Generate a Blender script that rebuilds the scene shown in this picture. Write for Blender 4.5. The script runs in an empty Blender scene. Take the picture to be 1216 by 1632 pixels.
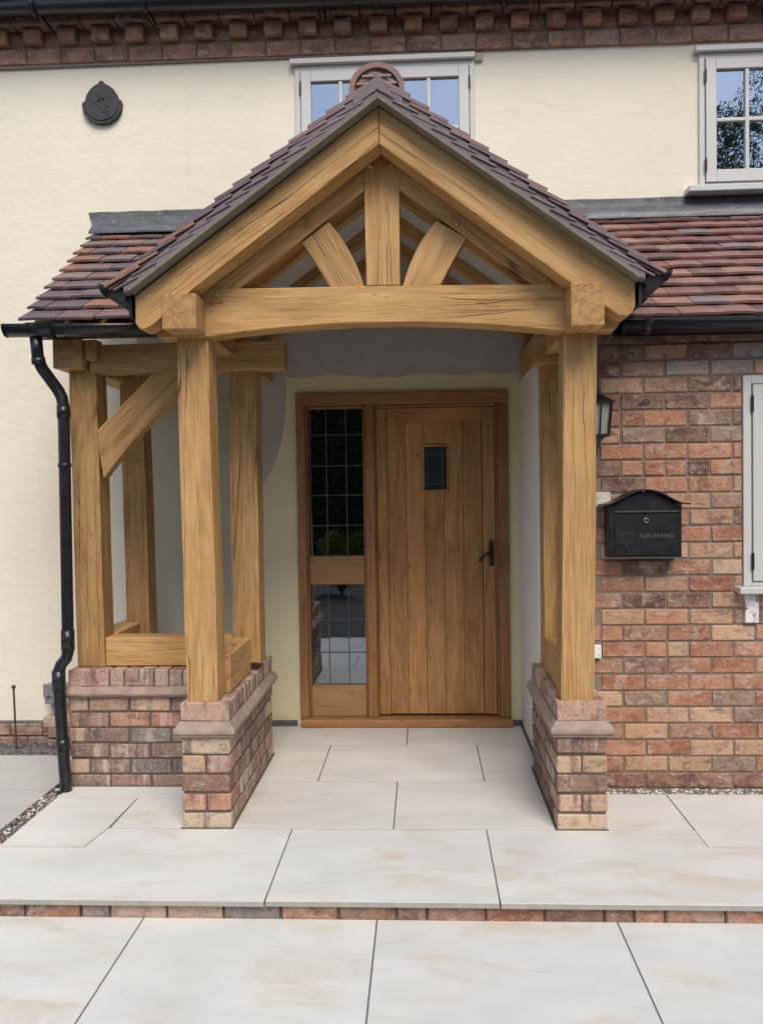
import bpy, bmesh, math, random
from mathutils import Vector, Matrix, noise
R = math.radians
rnd = random.Random(7)
scene = bpy.context.scene

# ------------------------------------------------------------------ camera, sky, sun, exposure
CAM = Vector((0.0, -3.617, 1.4685))
yaw, pitch, roll = R(2.79), R(-1.527), R(-0.8535)
fw = Vector((-math.sin(yaw) * math.cos(pitch), math.cos(yaw) * math.cos(pitch), math.sin(pitch)))
rt0 = Vector((math.cos(yaw), math.sin(yaw), 0)); up0 = rt0.cross(fw)
rt = math.cos(roll) * rt0 + math.sin(roll) * up0
up = -math.sin(roll) * rt0 + math.cos(roll) * up0
cd = bpy.data.cameras.new("camera"); cam = bpy.data.objects.new("camera", cd)
scene.collection.objects.link(cam)
cam.matrix_world = Matrix(((rt.x, up.x, -fw.x, CAM.x), (rt.y, up.y, -fw.y, CAM.y), (rt.z, up.z, -fw.z, CAM.z), (0, 0, 0, 1)))
cd.sensor_fit = 'HORIZONTAL'; cd.sensor_width = 36; cd.lens = 1350 / 1216 * 36
cd.clip_start = 0.05; cd.clip_end = 600
scene.camera = cam

SUN_EL, SUN_AZ = R(50), R(165)          # azimuth from +Y towards +X
world = bpy.data.worlds.new("World"); scene.world = world; world.use_nodes = True
wn = world.node_tree; wn.nodes.clear()
sky = wn.nodes.new('ShaderNodeTexSky'); sky.sky_type = 'NISHITA'; sky.sun_disc = False
sky.sun_elevation = SUN_EL; sky.sun_rotation = SUN_AZ
sky.air_density = 1.0; sky.dust_density = 0.8; sky.ozone_density = 1.0
bg = wn.nodes.new('ShaderNodeBackground'); bg.inputs['Strength'].default_value = 0.12
wo = wn.nodes.new('ShaderNodeOutputWorld')
hs = wn.nodes.new('ShaderNodeHueSaturation'); hs.inputs['Saturation'].default_value = .78   # thin high cloud
wn.links.new(sky.outputs[0], hs.inputs['Color']); wn.links.new(hs.outputs[0], bg.inputs[0]); wn.links.new(bg.outputs[0], wo.inputs[0])
sd = bpy.data.lights.new("sun", 'SUN'); sd.energy = 2.2; sd.angle = R(34); sd.color = (1.0, 0.89, 0.76)
sun = bpy.data.objects.new("sun", sd); scene.collection.objects.link(sun)
sdir = Vector((math.sin(SUN_AZ) * math.cos(SUN_EL), math.cos(SUN_AZ) * math.cos(SUN_EL), math.sin(SUN_EL)))
sun.rotation_euler = sdir.to_track_quat('Z', 'Y').to_euler()
sun.location = (0, -8, 12)
vs = scene.view_settings
vs.view_transform = 'Standard'; vs.look = 'None'; vs.exposure = 0.55; vs.gamma = 1.0; vs.use_curve_mapping = False
scene.cycles.max_bounces = 8; scene.cycles.diffuse_bounces = 4; scene.cycles.glossy_bounces = 4
scene.cycles.transparent_max_bounces = 8
scene.cycles.use_denoising = True

# ------------------------------------------------------------------ material helper
class NT:
    def __init__(s, name):
        s.m = bpy.data.materials.new(name); s.m.use_nodes = True
        s.t = s.m.node_tree; s.t.nodes.clear()
        s.out = s.t.nodes.new('ShaderNodeOutputMaterial')
    def n(s, typ, ins=None, **kw):
        d = s.t.nodes.new(typ)
        for k, v in kw.items(): setattr(d, k, v)
        for k, v in (ins or {}).items():
            if isinstance(v, bpy.types.NodeSocket): s.t.links.new(v, d.inputs[k])
            else: d.inputs[k].default_value = v
        return d
    def coord(s, scale=(1, 1, 1), obj=True, rand=True, off=(0, 0, 0)):
        tc = s.n('ShaderNodeTexCoord'); src = tc.outputs['Object']
        if not obj:
            src = s.n('ShaderNodeNewGeometry').outputs['Position']
        if rand:
            oi = s.n('ShaderNodeObjectInfo')
            mu = s.n('ShaderNodeMath', {0: oi.outputs['Random'], 1: 37.0}, operation='MULTIPLY')
            cb = s.n('ShaderNodeCombineXYZ', {0: mu.outputs[0], 1: mu.outputs[0], 2: mu.outputs[0]})
            src = s.n('ShaderNodeVectorMath', {0: src, 1: cb.outputs[0]}, operation='ADD').outputs[0]
        mp = s.n('ShaderNodeMapping', {'Vector': src, 'Scale': scale, 'Location': off})
        return mp.outputs[0]
    def noise(s, vec, scale, detail=4, rough=.55, dist=0):
        return s.n('ShaderNodeTexNoise', {'Vector': vec, 'Scale': scale, 'Detail': detail, 'Roughness': rough, 'Distortion': dist}).outputs[0]
    def ramp(s, fac, pts):
        d = s.n('ShaderNodeValToRGB', {'Fac': fac}); el = d.color_ramp.elements
        while len(el) > 1: el.remove(el[-1])
        for i, (p, c) in enumerate(pts):
            e = el[0] if i == 0 else el.new(p)
            e.position = p; e.color = (c, c, c, 1) if not isinstance(c, tuple) else (*c, 1)
        return d.outputs[0]
    def mix(s, fac, a, b, mode='MIX'):
        d = s.n('ShaderNodeMix', data_type='RGBA', blend_type=mode)
        for k, v in ((0, fac), (6, a), (7, b)):
            if isinstance(v, bpy.types.NodeSocket): s.t.links.new(v, d.inputs[k])
            else: d.inputs[k].default_value = v if not isinstance(v, tuple) else (*v, 1)
        return d.outputs[2]
    def math(s, op, a, b=0.0, c=0.0):
        return s.n('ShaderNodeMath', {0: a, 1: b, 2: c}, operation=op).outputs[0]
    def bump(s, h, strength, dist, normal=None):
        i = {'Height': h, 'Strength': strength, 'Distance': dist}
        if normal is not None: i['Normal'] = normal
        return s.n('ShaderNodeBump', i).outputs[0]
    def fin(s, color, rough=.6, normal=None, spec=.5, metal=0.0, **kw):
        i = {'Base Color': color if isinstance(color, bpy.types.NodeSocket) else (*color, 1), 'Roughness': rough, 'Metallic': metal, 'Specular IOR Level': spec}
        if normal is not None: i['Normal'] = normal
        i.update(kw)
        p = s.n('ShaderNodeBsdfPrincipled', i)
        s.t.links.new(p.outputs[0], s.out.inputs[0]); return s.m

def mat_oak(name, light, dark, crack, crack_amt=1.0, contrast=1.0, gloss=.62):
    s = NT(name)
    v0 = s.coord((1, 1, 1)); big = s.coord((.55, 3.2, 3.2)); mid = s.coord((1.3, 22, 22)); fine = s.coord((3.0, 110, 110))
    # cathedral growth figure: iso-lines of a slow field, stretched along the grain
    fld = s.noise(big, 1.3, 2, .45, .25)
    wob = s.noise(s.coord((1.5, 12, 12)), 1.6, 3, .5)
    ph = s.math('MULTIPLY_ADD', fld, 95.0, s.math('MULTIPLY', wob, 5.0))
    band = s.math('MULTIPLY_ADD', s.math('SINE', ph), .5, .5)
    gate0 = s.ramp(s.noise(s.coord((.9, 5, 5), off=(2, 7, 3)), 1.5, 2), [(.35, .15), (.65, 1.0)])
    col = s.mix(s.math('MULTIPLY', s.math('MULTIPLY', s.ramp(band, [(.35, 0.0), (1.0, .50 * contrast)]), gate0), 1.0), light, dark)
    g1 = s.noise(mid, 2.0, 5, .62, .2)
    col = s.mix(s.ramp(g1, [(.36, .0), (.68, .66 * contrast)]), col, dark)
    g2 = s.noise(fine, 2.0, 4, .65)
    col = s.mix(s.ramp(g2, [(.44, 0.0), (.66, .62 * contrast)]), col, tuple(c * .62 for c in dark))
    dr = s.noise(s.coord((1.0, 4, 4), off=(1, 5, 2)), 2.2, 3, .6)
    col = s.mix(s.ramp(dr, [(.38, 0.0), (.72, .45)]), col, tuple(min(1, c * 1.18 + .03) for c in light))
    col = s.mix(s.ramp(dr, [(.28, .35), (.42, 0.0)]), col, dark)
    # knots with a ring
    kd = s.n('ShaderNodeTexVoronoi', {'Vector': s.coord((1.3, 2.6, 2.6)), 'Scale': 3.0}).outputs['Distance']
    kn = s.math('ADD', kd, s.math('MULTIPLY', s.noise(v0, 30, 2), .05))
    col = s.mix(s.ramp(kn, [(.0, .85), (.060, .65), (.075, .2), (.090, .5), (.125, .15), (.21, .0)]), col, s.mix(.45, crack, dark))
    # small dark pin marks
    pk = s.noise(s.coord((14, 60, 60)), 1.2, 2, .5)
    pg = s.ramp(s.noise(s.coord((1.2, 4, 4), off=(8, 1, 6)), 1.8, 2), [(.54, 0.0), (.62, 1.0)])
    col = s.mix(s.math('MULTIPLY', s.ramp(pk, [(.66, 0.0), (.74, .75)]), pg), col, crack)
    # shakes: hair-fine drying cracks that follow the grain and fade out
    sp = s.n('ShaderNodeSeparateXYZ', {0: s.coord((1, 1, 1), off=(3, 1, 2))})
    cc = s.math('MULTIPLY_ADD', sp.outputs[2], 1.37, sp.outputs[1])
    cwb = s.noise(s.coord((1.6, 7, 7), off=(1, 1, 4)), 2.0, 3, .55)
    cv = s.n('ShaderNodeCombineXYZ', {0: s.math('MULTIPLY', sp.outputs[0], .42), 1: s.math('MULTIPLY_ADD', cc, 15.0, s.math('MULTIPLY', cwb, .75)), 2: 0.0}).outputs[0]
    cr = s.n('ShaderNodeTexVoronoi', {'Vector': cv, 'Scale': 1.0}, feature='DISTANCE_TO_EDGE', voronoi_dimensions='2D').outputs['Distance']
    gate = s.ramp(s.noise(s.coord((1.1, 3, 3), off=(9, 4, 1)), 1.9, 3), [(.46, 0.0), (.60, 1.0)])
    ck = s.math('MULTIPLY', s.ramp(cr, [(0.0, 1.0), (.008, .7), (.020, 0.0)]), s.math('MULTIPLY', gate, crack_amt))
    col = s.mix(ck, col, crack)
    tone = s.math('MULTIPLY_ADD', s.n('ShaderNodeObjectInfo').outputs['Random'], .30, .80)
    col = s.mix(1.0, col, s.n('ShaderNodeCombineColor', {0: tone, 1: tone, 2: tone}).outputs[0], 'MULTIPLY')
    # sawn end grain is browner and mottled
    nx = s.math('ABSOLUTE', s.n('ShaderNodeSeparateXYZ', {0: s.n('ShaderNodeTexCoord').outputs['Normal']}).outputs[0])
    e1 = s.noise(s.coord((4, 14, 14), off=(4, 4, 4)), 2.6, 6, .72, .6)
    endc = s.mix(s.ramp(e1, [(.35, 1.0), (.62, 0.0)]), tuple(c * .86 for c in light), tuple(c * .8 for c in dark))
    col = s.mix(s.math('MULTIPLY', s.math('GREATER_THAN', nx, .8), .85), col, endc)
    h = s.math('SUBTRACT', s.math('ADD', s.math('MULTIPLY', g2, .35), s.math('MULTIPLY', g1, .3)), s.math('MULTIPLY', ck, 1.5))
    nm = s.bump(h, .8, .004)
    return s.fin(col, s.ramp(g1, [(.3, gloss - .1), (.7, gloss + .12)]), nm, .35)

def mat_brick(name, streak=0.0):
    s = NT(name); oi = s.n('ShaderNodeObjectInfo')
    v = s.coord((1, 1, 1)); st = s.coord((1, 1, 1.6), off=(5, 3, 1))
    base = oi.outputs['Color']
    lo = s.noise(s.coord((1, 1, 1.2), off=(1, 9, 5)), 9, 3, .6, .5)
    base2 = s.mix(s.ramp(lo, [(.38, 0.0), (.62, .75)]), base, s.mix(.12 if streak else .5, base, (.60, .40, .27)))
    n1 = s.noise(st, 13, 6, .7, .6)
    col = s.mix(s.ramp(n1, [(.36, .85), (.48, 0.0)]), base2, s.mix(.7, base, (.12, .08, .08)))
    n2 = s.noise(s.coord((1, 1, 1.4), off=(2, 8, 4)), 10, 8, .76, .5)
    col = s.mix(s.ramp(n2, [(.54, 0.0), (.60, .55), (.7, .7)]), col, (.54, .43, .36))
    if streak:
        n5 = s.noise(s.coord((1, 1, .16), off=(6, 6, 2)), 17, 4, .6, .2)
        col = s.mix(s.ramp(n5, [(.60, 0.0), (.66, streak)]), col, (.58, .45, .37))
        col = s.mix(s.ramp(n5, [(.36, .75), (.46, 0.0)]), col, (.14, .10, .095))
    n3 = s.noise(v, 75, 5, .75)
    col = s.mix(s.ramp(n3, [(.30, .6), (.46, 0.0)]), col, (.10, .06, .05))
    col = s.mix(s.ramp(n3, [(.55, 0.0), (.66, .55)]), col, (.58, .46, .38))
    h = s.math('ADD', s.math('MULTIPLY', n3, .7), s.math('MULTIPLY', n1, .9))
    return s.fin(col, .92, s.bump(h, 1.0, .007), .12)

def mat_mortar(name, c):
    s = NT(name); v = s.coord(rand=False)
    n = s.noise(v, 120, 4, .7); n2 = s.noise(v, 9, 4, .6)
    col = s.mix(n2, tuple(x * .75 for x in c), tuple(x * 1.2 for x in c)); col = s.mix(s.ramp(n, [(.3, .5), (.6, 0.0)]), col, tuple(x * .5 for x in c))
    return s.fin(col, .95, s.bump(s.math('ADD', n, n2), .8, .004), .1)

def mat_render(name, c, patch=False):
    s = NT(name); v = s.coord(rand=False)
    n1 = s.noise(s.coord((1, 1, 1.6), rand=False), 3.2, 7, .62, .9); n2 = s.noise(v, 45, 5, .6); n3 = s.noise(v, 1.1, 4, .6)
    n4 = s.noise(s.coord((1, 1, 1.5), rand=False, off=(3, 3, 3)), 10, 5, .6, 1.2)
    col = s.mix(s.ramp(n3, [(.3, 0.0), (.7, 1.0)]), tuple(x * .95 for x in c), tuple(min(1, x * 1.03) for x in c))
    col = s.mix(s.ramp(n4, [(.26, .14), (.42, 0.0)]), col, tuple(x * .72 for x in c))
    # rain streaks / grime with their own shape
    st = s.noise(s.coord((9, 9, .7), rand=False), 1.3, 4, .6)
    col = s.mix(s.ramp(st, [(.62, 0.0), (.8, .14)]), col, (.35, .33, .28))
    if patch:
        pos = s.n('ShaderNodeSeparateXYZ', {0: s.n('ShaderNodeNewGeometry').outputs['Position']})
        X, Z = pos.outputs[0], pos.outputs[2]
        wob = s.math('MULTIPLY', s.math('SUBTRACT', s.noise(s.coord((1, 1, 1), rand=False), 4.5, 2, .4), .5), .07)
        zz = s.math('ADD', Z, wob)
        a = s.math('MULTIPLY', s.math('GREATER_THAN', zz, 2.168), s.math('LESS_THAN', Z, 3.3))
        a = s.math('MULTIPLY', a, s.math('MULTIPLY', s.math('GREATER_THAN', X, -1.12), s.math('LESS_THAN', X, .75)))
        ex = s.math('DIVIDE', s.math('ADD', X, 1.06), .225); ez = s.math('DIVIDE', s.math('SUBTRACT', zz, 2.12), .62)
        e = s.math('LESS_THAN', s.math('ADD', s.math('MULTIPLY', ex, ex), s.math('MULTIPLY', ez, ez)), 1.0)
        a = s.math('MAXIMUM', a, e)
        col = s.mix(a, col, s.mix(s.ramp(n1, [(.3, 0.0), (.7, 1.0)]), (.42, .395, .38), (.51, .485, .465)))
        # greener, yellower tint around the door
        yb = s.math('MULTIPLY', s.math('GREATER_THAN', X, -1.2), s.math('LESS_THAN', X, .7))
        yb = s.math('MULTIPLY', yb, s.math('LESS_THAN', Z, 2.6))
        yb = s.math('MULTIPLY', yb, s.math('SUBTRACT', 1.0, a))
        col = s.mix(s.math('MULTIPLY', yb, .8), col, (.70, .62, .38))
        bay_shade = s.math('MULTIPLY', s.math('MULTIPLY', s.math('GREATER_THAN', X, -1.77), s.math('LESS_THAN', X, -1.2)), s.math('LESS_THAN', Z, 2.6))  # bay back wall darker: shade of the side bay put into the colour
        col = s.mix(s.math('MULTIPLY', bay_shade, .8), col, (.46, .42, .31))
    h = s.math('ADD', s.math('ADD', s.math('MULTIPLY', n1, 1.0), s.math('MULTIPLY', n4, .35)), s.math('MULTIPLY', n2, .10))
    return s.fin(col, .9, s.bump(h, .55, .010), .15)

def mat_slab(name, c, vein, amt=1.0):
    s = NT(name)
    v = s.coord((1.0, 2.2, 1)); v2 = s.coord((1, 1, 1), off=(4, 1, 0))
    n1 = s.noise(v, 2.4, 6, .6, .5); n2 = s.noise(s.coord((1.2, 2.8, 1), off=(2, 2, 2)), 1.7, 7, .70, .8); n3 = s.noise(v2, 60, 3, .6)
    col = s.mix(s.ramp(n1, [(.35, 0.0), (.7, 1.0)]), tuple(x * .93 for x in c), tuple(min(1, x * 1.03) for x in c))
    col = s.mix(s.ramp(n2, [(.52, 0.0), (.72, .7 * amt)]), col, vein)
    col = s.mix(s.ramp(n3, [(.6, 0.0), (.75, .12)]), col, tuple(min(1, x * 1.2) for x in c))
    dirt = s.noise(s.coord((1, 1, 1), obj=False, rand=False), 1.7, 5, .65)
    col = s.mix(s.ramp(dirt, [(.5, 0.0), (.75, .22)]), col, (.36, .34, .31))
    grit = s.noise(s.coord((1, 1, 1), obj=False, rand=False), 190, 2, .6)
    col = s.mix(s.ramp(grit, [(.68, 0.0), (.74, .35)]), col, (.22, .20, .18))
    return s.fin(col, s.ramp(n1, [(.3, .42), (.7, .6)]), s.bump(s.math('ADD', n3, s.math('MULTIPLY', n1, 2.0)), .25, .002), .4)

def mat_tile(name):
    s = NT(name); oi = s.n('ShaderNodeObjectInfo'); base = oi.outputs['Color']
    v = s.coord(); n1 = s.noise(v, 14, 5, .65, .4); n2 = s.noise(v, 110, 3, .7); n3 = s.noise(s.coord(off=(7, 2, 1)), 6, 4, .6, .6)
    col = s.mix(s.ramp(n1, [(.35, .5), (.55, 0.0)]), base, (.12, .085, .10))
    col = s.mix(s.ramp(n3, [(.55, 0.0), (.7, .45)]), col, (.42, .26, .20))
    col = s.mix(s.ramp(n2, [(.35, .35), (.5, 0.0)]), col, (.07, .05, .05))
    return s.fin(col, s.ramp(n1, [(.3, .45), (.7, .68)]), s.bump(s.math('ADD', s.math('MULTIPLY', n2, .5), n1), .5, .003), .45)

def mat_plain(name, c, rough=.5, var=.08, bump=.1, spec=.5, metal=0.0, scale=20, bdist=.002):
    s = NT(name); v = s.coord(); n = s.noise(v, scale, 5, .65); n2 = s.noise(v, scale * 5, 3, .6)
    col = s.mix(n, tuple(max(0, x * (1 - var * 2)) for x in c), tuple(min(1, x * (1 + var * 2)) for x in c))
    return s.fin(col, s.ramp(n, [(.3, max(.05, rough - .07)), (.7, min(1, rough + .07))]), s.bump(s.math('ADD', n, s.math('MULTIPLY', n2, .4)), bump, bdist), spec, metal)

def mat_glass(name, refl, tint=(.75, .78, .78)):
    s = NT(name)
    tr = s.n('ShaderNodeBsdfTransparent', {'Color': (*tint, 1)})
    wob = s.noise(s.coord(rand=True), 3.0, 2, .5)
    gl = s.n('ShaderNodeBsdfGlossy', {'Color': (.80, .89, 1, 1), 'Roughness': .012, 'Normal': s.bump(wob, .06, .02)})
    lw = s.n('ShaderNodeLayerWeight', {'Blend': .35})
    f = s.math('MULTIPLY_ADD', lw.outputs['Fresnel'], .7, refl)
    mx = s.n('ShaderNodeMixShader', {0: f, 1: tr.outputs[0], 2: gl.outputs[0]})
    s.t.links.new(mx.outputs[0], s.out.inputs[0]); return s.m

def mat_lead(name):
    s = NT(name); v = s.coord(rand=False); n = s.noise(s.coord((1.0, 1, 3), rand=False), 7, 5, .65, .8); n2 = s.noise(v, 40, 4, .6)
    col = s.mix(s.ramp(n, [(.3, 0.0), (.7, 1.0)]), (.055, .062, .072), (.135, .145, .16))
    col = s.mix(s.ramp(n2, [(.62, 0.0), (.72, .5)]), col, (.45, .45, .45))
    return s.fin(col, .5, s.bump(s.math('ADD', n, s.math('MULTIPLY', n2, .3)), .6, .01), .5, .35)

def mat_leaf(name, c):
    s = NT(name); n = s.noise(s.coord(rand=False), 1.6, 4, .6)
    col = s.mix(n, tuple(x * .5 for x in c), tuple(x * 1.6 for x in c)); return s.fin(col, .7, None, .2)

OAK = mat_oak('oak', (.58, .345, .138), (.32, .168, .054), (.09, .045, .02))
OAKD = mat_oak('oak_stained', (.54, .285, .105), (.29, .13, .042), (.06, .026, .011), .2, 1.1, .45)
OAKF = mat_oak('oak_frame', (.40, .205, .078), (.22, .10, .034), (.05, .022, .01), .2, 1.1, .5)
OAKL = mat_oak('oak_limed', (.50, .285, .13), (.34, .17, .065), (.10, .05, .02), .2, .8, .5)
BRICK = mat_brick('brick_clay'); BRICKP = mat_brick('brick_reclaimed', .85)
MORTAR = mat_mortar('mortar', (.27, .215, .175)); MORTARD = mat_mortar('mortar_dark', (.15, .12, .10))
VERGE = mat_mortar('verge_mortar', (.25, .205, .215))
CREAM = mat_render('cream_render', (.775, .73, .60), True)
WHITEW = mat_plain('white_plaster', (.84, .83, .80), .75, .03, .3, .2, 0, 6, .006)
SLAB = mat_slab('porcelain_pale', (.665, .675, .65), (.55, .47, .335), 1.15)
SLABG = mat_slab('porcelain_grey', (.46, .47, .465), (.50, .45, .38), .5)
SLABI = mat_slab('porcelain_porch', (.64, .64, .615), (.50, .43, .32), .8)
SEDGE = mat_plain('slab_edge', (.34, .335, .30), .7, .15, .4); TILE = mat_tile('clay_tile'); GROUT = mat_plain('grout', (.15, .145, .14), .95, .1, .3)
PAINT = mat_plain('window_paint', (.55, .55, .535), .4, .02, .05)
BLACK = mat_plain('black_plastic', (.012, .013, .016), .3, .1, .05, .5)
BLACKM = mat_plain('black_metal', (.012, .012, .015), .38, .15, .12, .5)
IRON = mat_plain('old_iron', (.045, .046, .05), .65, .3, .9, .4, 0, 22, .01)
LEAD = mat_lead('lead_sheet')
SLATE = mat_plain('slate_chip', (.055, .058, .065), .7, .4, .4); 
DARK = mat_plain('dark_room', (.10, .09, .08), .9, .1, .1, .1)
GLASS = mat_glass('window_glass', .42, (.35, .36, .38)); GLASSD = mat_glass('door_glass', .17, (.72, .74, .72))
FROST = mat_plain('frosted_glass', (.42, .43, .40), .35, .1, .1)
CAME = mat_plain('lead_came', (.10, .105, .10), .5, .1, .1, .4, 0)
SOCK = mat_plain('white_plastic', (.78, .78, .76), .35, .02, .02)
GREYP = mat_plain('grey_plastic', (.20, .21, .22), .5, .06, .1)
CHROME = mat_plain('chrome', (.75, .75, .75), .2, .03, .02, .5, 1.0)
RUST = mat_plain('rusty_steel', (.07, .045, .035), .7, .2, .3)
BOARD = mat_plain('plasterboard', (.50, .49, .47), .85, .03, .1, .2, 0, 5)
UNDER = mat_plain('undercloak_board', (.21, .20, .155), .85, .25, .6, .2, 0, 30, .004)
LETTER = mat_plain('grey_lettering', (.10, .10, .105), .45, .02, .02)
SOIL = mat_plain('tarmac', (.085, .083, .08), .9, .25, .9, .1, 0, 9, .02)
FLAKE = None

# ------------------------------------------------------------------ object helpers
W = {}
def root(name, label, cat, loc=(0, 0, 0), group=None, kind=None):
    o = bpy.data.objects.new(name, None); scene.collection.objects.link(o)
    o.location = loc; W[o.name] = Matrix.Translation(loc); o.empty_display_size = .1
    if label: o['label'] = label
    if cat: o['category'] = cat
    if group: o['group'] = group
    if kind: o['kind'] = kind
    return o
def link(name, me, M=None, parent=None, col=None, label=None, kind=None):
    o = bpy.data.objects.new(name, me); scene.collection.objects.link(o)
    M = M or Matrix.Identity(4); W[o.name] = M.copy()
    if parent is not None:
        o.parent = parent; o.matrix_local = W[parent.name].inverted() @ M
    else: o.matrix_local = M
    if col: o.color = (*col, 1)
    if label: o['label'] = label
    if kind: o['kind'] = kind
    return o
def tag(o, label, cat, group=None, kind=None):
    o['label'] = label; o['category'] = cat
    if group: o['group'] = group
    if kind: o['kind'] = kind
    return o
def me_from(bm, name, mat, M=None, smooth=False):
    if M is not None: bmesh.ops.transform(bm, matrix=M.inverted(), verts=bm.verts)
    bmesh.ops.recalc_face_normals(bm, faces=bm.faces)
    me = bpy.data.meshes.new(name); bm.to_mesh(me); bm.free()
    if isinstance(mat, (list, tuple)):
        for m in mat: me.materials.append(m)
    else: me.materials.append(mat)
    if smooth:
        for p in me.polygons: p.use_smooth = True
    return me
def bm_box(bm, x0, x1, y0, y1, z0, z1):
    r = bmesh.ops.create_cube(bm, size=1)
    for v in r['verts']:
        v.co = Vector(((x0 + x1) / 2 + v.co.x * (x1 - x0), (y0 + y1) / 2 + v.co.y * (y1 - y0), (z0 + z1) / 2 + v.co.z * (z1 - z0)))
    return r['verts']
def bev(bm, w, seg=1, edges=None):
    bmesh.ops.bevel(bm, geom=edges or list(bm.edges), offset=w, segments=seg, affect='EDGES', profile=.6, clamp_overlap=True)
def box(name, mat, x0, x1, y0, y1, z0, z1, parent=None, b=0, seg=1, grain=None, **kw):
    """axis aligned box; grain='x','y','z' puts the object's local X along that axis"""
    bm = bmesh.new(); bm_box(bm, x0, x1, y0, y1, z0, z1)
    if b: bev(bm, b, seg)
    c = Vector(((x0 + x1) / 2, (y0 + y1) / 2, (z0 + z1) / 2)); M = Matrix.Translation(c)
    if grain == 'z': M = M @ Matrix.Rotation(-math.pi / 2, 4, 'Y')
    elif grain == 'y': M = M @ Matrix.Rotation(math.pi / 2, 4, 'Z')
    return link(name, me_from(bm, name, mat, M), M, parent, **kw)
def frame_of(d, hint):
    x = d.normalized(); z = (hint - hint.dot(x) * x).normalized(); y = z.cross(x)
    return Matrix(((x.x, y.x, z.x, 0), (x.y, y.y, z.y, 0), (x.z, y.z, z.z, 0), (0, 0, 0, 1)))
def sawn(bm, amp, seed):
    for v in bm.verts:
        p = v.co * 3.1 + Vector((seed, seed * 1.7, 0))
        v.co += Vector((noise.noise(p), noise.noise(p + Vector((9, 0, 0))), noise.noise(p + Vector((0, 9, 0))))) * amp
def post(name, bx, by, tx, ty, z0, z1, w, d, parent, mat=None, b=.006, ddx=0):
    """square timber from bottom centre (bx,by) to top centre (tx,ty), slightly out of plumb as built"""
    bm = bmesh.new(); n = 10; rings = []
    for i in range(n + 1):
        t = i / n; cx, cy, z = bx + (tx - bx) * t, by + (ty - by) * t, z0 + (z1 - z0) * t
        rings.append([bm.verts.new((cx + sx * w / 2, cy + sy * d / 2, z)) for sx, sy in ((-1, -1), (1, -1), (1, 1), (-1, 1))])
    for i in range(n):
        for k in range(4): bm.faces.new((rings[i][k], rings[i][(k + 1) % 4], rings[i + 1][(k + 1) % 4], rings[i + 1][k]))
    bm.faces.new(rings[0]); bm.faces.new(rings[-1])
    sawn(bm, .0035, bx * 7 + by)
    bev(bm, b, 2, [e for e in bm.edges if abs((e.verts[0].co - e.verts[1].co).normalized().z) > .7 and len({round(v.co.z, 1) for v in e.verts}) >= 1])
    M = Matrix.Translation((bx, by, (z0 + z1) / 2)) @ Matrix.Rotation(-math.pi / 2, 4, 'Y')
    return link(name, me_from(bm, name, mat or OAK, M), M, parent)
def beam(name, a, b_, w, h, parent, hint=(0, 0, 1), mat=None, b=.006, segs=None):
    """timber from a to b (centre line), w across, h along hint"""
    a, b_ = Vector(a), Vector(b_); L = (b_ - a).length; M = Matrix.Translation((a + b_) / 2) @ frame_of(b_ - a, Vector(hint))
    bm = bmesh.new(); n = segs or max(2, int(L / .2)); rings = []
    for i in range(n + 1):
        x = -L / 2 + L * i / n
        rings.append([bm.verts.new((x, sy * w / 2, sz * h / 2)) for sy, sz in ((-1, -1), (1, -1), (1, 1), (-1, 1))])
    for i in range(n):
        for k in range(4): bm.faces.new((rings[i][k], rings[i][(k + 1) % 4], rings[i + 1][(k + 1) % 4], rings[i + 1][k]))
    bm.faces.new(rings[0]); bm.faces.new(rings[-1])
    sawn(bm, .0025, a.x * 3 + a.z)
    ed = [e for e in bm.edges if abs((e.verts[0].co - e.verts[1].co).normalized().x) > .7] + [e for e in bm.edges if len(e.link_faces) == 2 and any(len(f.verts) == 4 and abs(f.normal.x) > .9 for f in e.link_faces)]
    bm.normal_update()
    bev(bm, b, 2, list(set(ed)))
    return link(name, me_from(bm, name, mat or OAK), M, parent)
def prism(name, pts, y0, y1, parent, ang=0.0, mat=None, b=.006, **kw):
    """outline in the x-z plane extruded from y0 to y1, grain at angle ang in that plane"""
    bm = bmesh.new(); vs0 = [bm.verts.new((x, y0, z)) for x, z in pts]; f = bm.faces.new(vs0)
    r = bmesh.ops.extrude_face_region(bm, geom=[f])
    for g in r['geom']:
        if isinstance(g, bmesh.types.BMVert): g.co.y = y1
    bmesh.ops.recalc_face_normals(bm, faces=bm.faces)
    if b: bev(bm, b, 2, [e for e in bm.edges if len(e.link_faces) == 2 and e.calc_face_angle(0) > .6])
    cx = sum(p[0] for p in pts) / len(pts); cz = sum(p[1] for p in pts) / len(pts)
    M = Matrix.Translation((cx, (y0 + y1) / 2, cz)) @ Matrix.Rotation(-ang, 4, 'Y')
    return link(name, me_from(bm, name, mat or OAK, M), M, parent, **kw)
def tube(bm, pts, r, n=12, caps=True):
    pts = [Vector(p) for p in pts]; rings = []
    for i, p in enumerate(pts):
        d = (pts[min(i + 1, len(pts) - 1)] - pts[max(i - 1, 0)]).normalized()
        h = Vector((0, 1, 0)) if abs(d.y) < .9 else Vector((1, 0, 0))
        u = d.cross(h).normalized(); w = d.cross(u)
        rr = r[i] if isinstance(r, (list, tuple)) else r
        rings.append([bm.verts.new(p + (u * math.cos(2 * math.pi * k / n) + w * math.sin(2 * math.pi * k / n)) * rr) for k in range(n)])
    for i in range(len(rings) - 1):
        for k in range(n): bm.faces.new((rings[i][k], rings[i][(k + 1) % n], rings[i + 1][(k + 1) % n], rings[i + 1][k]))
    if caps: bm.faces.new(rings[0]); bm.faces.new(rings[-1])
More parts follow.
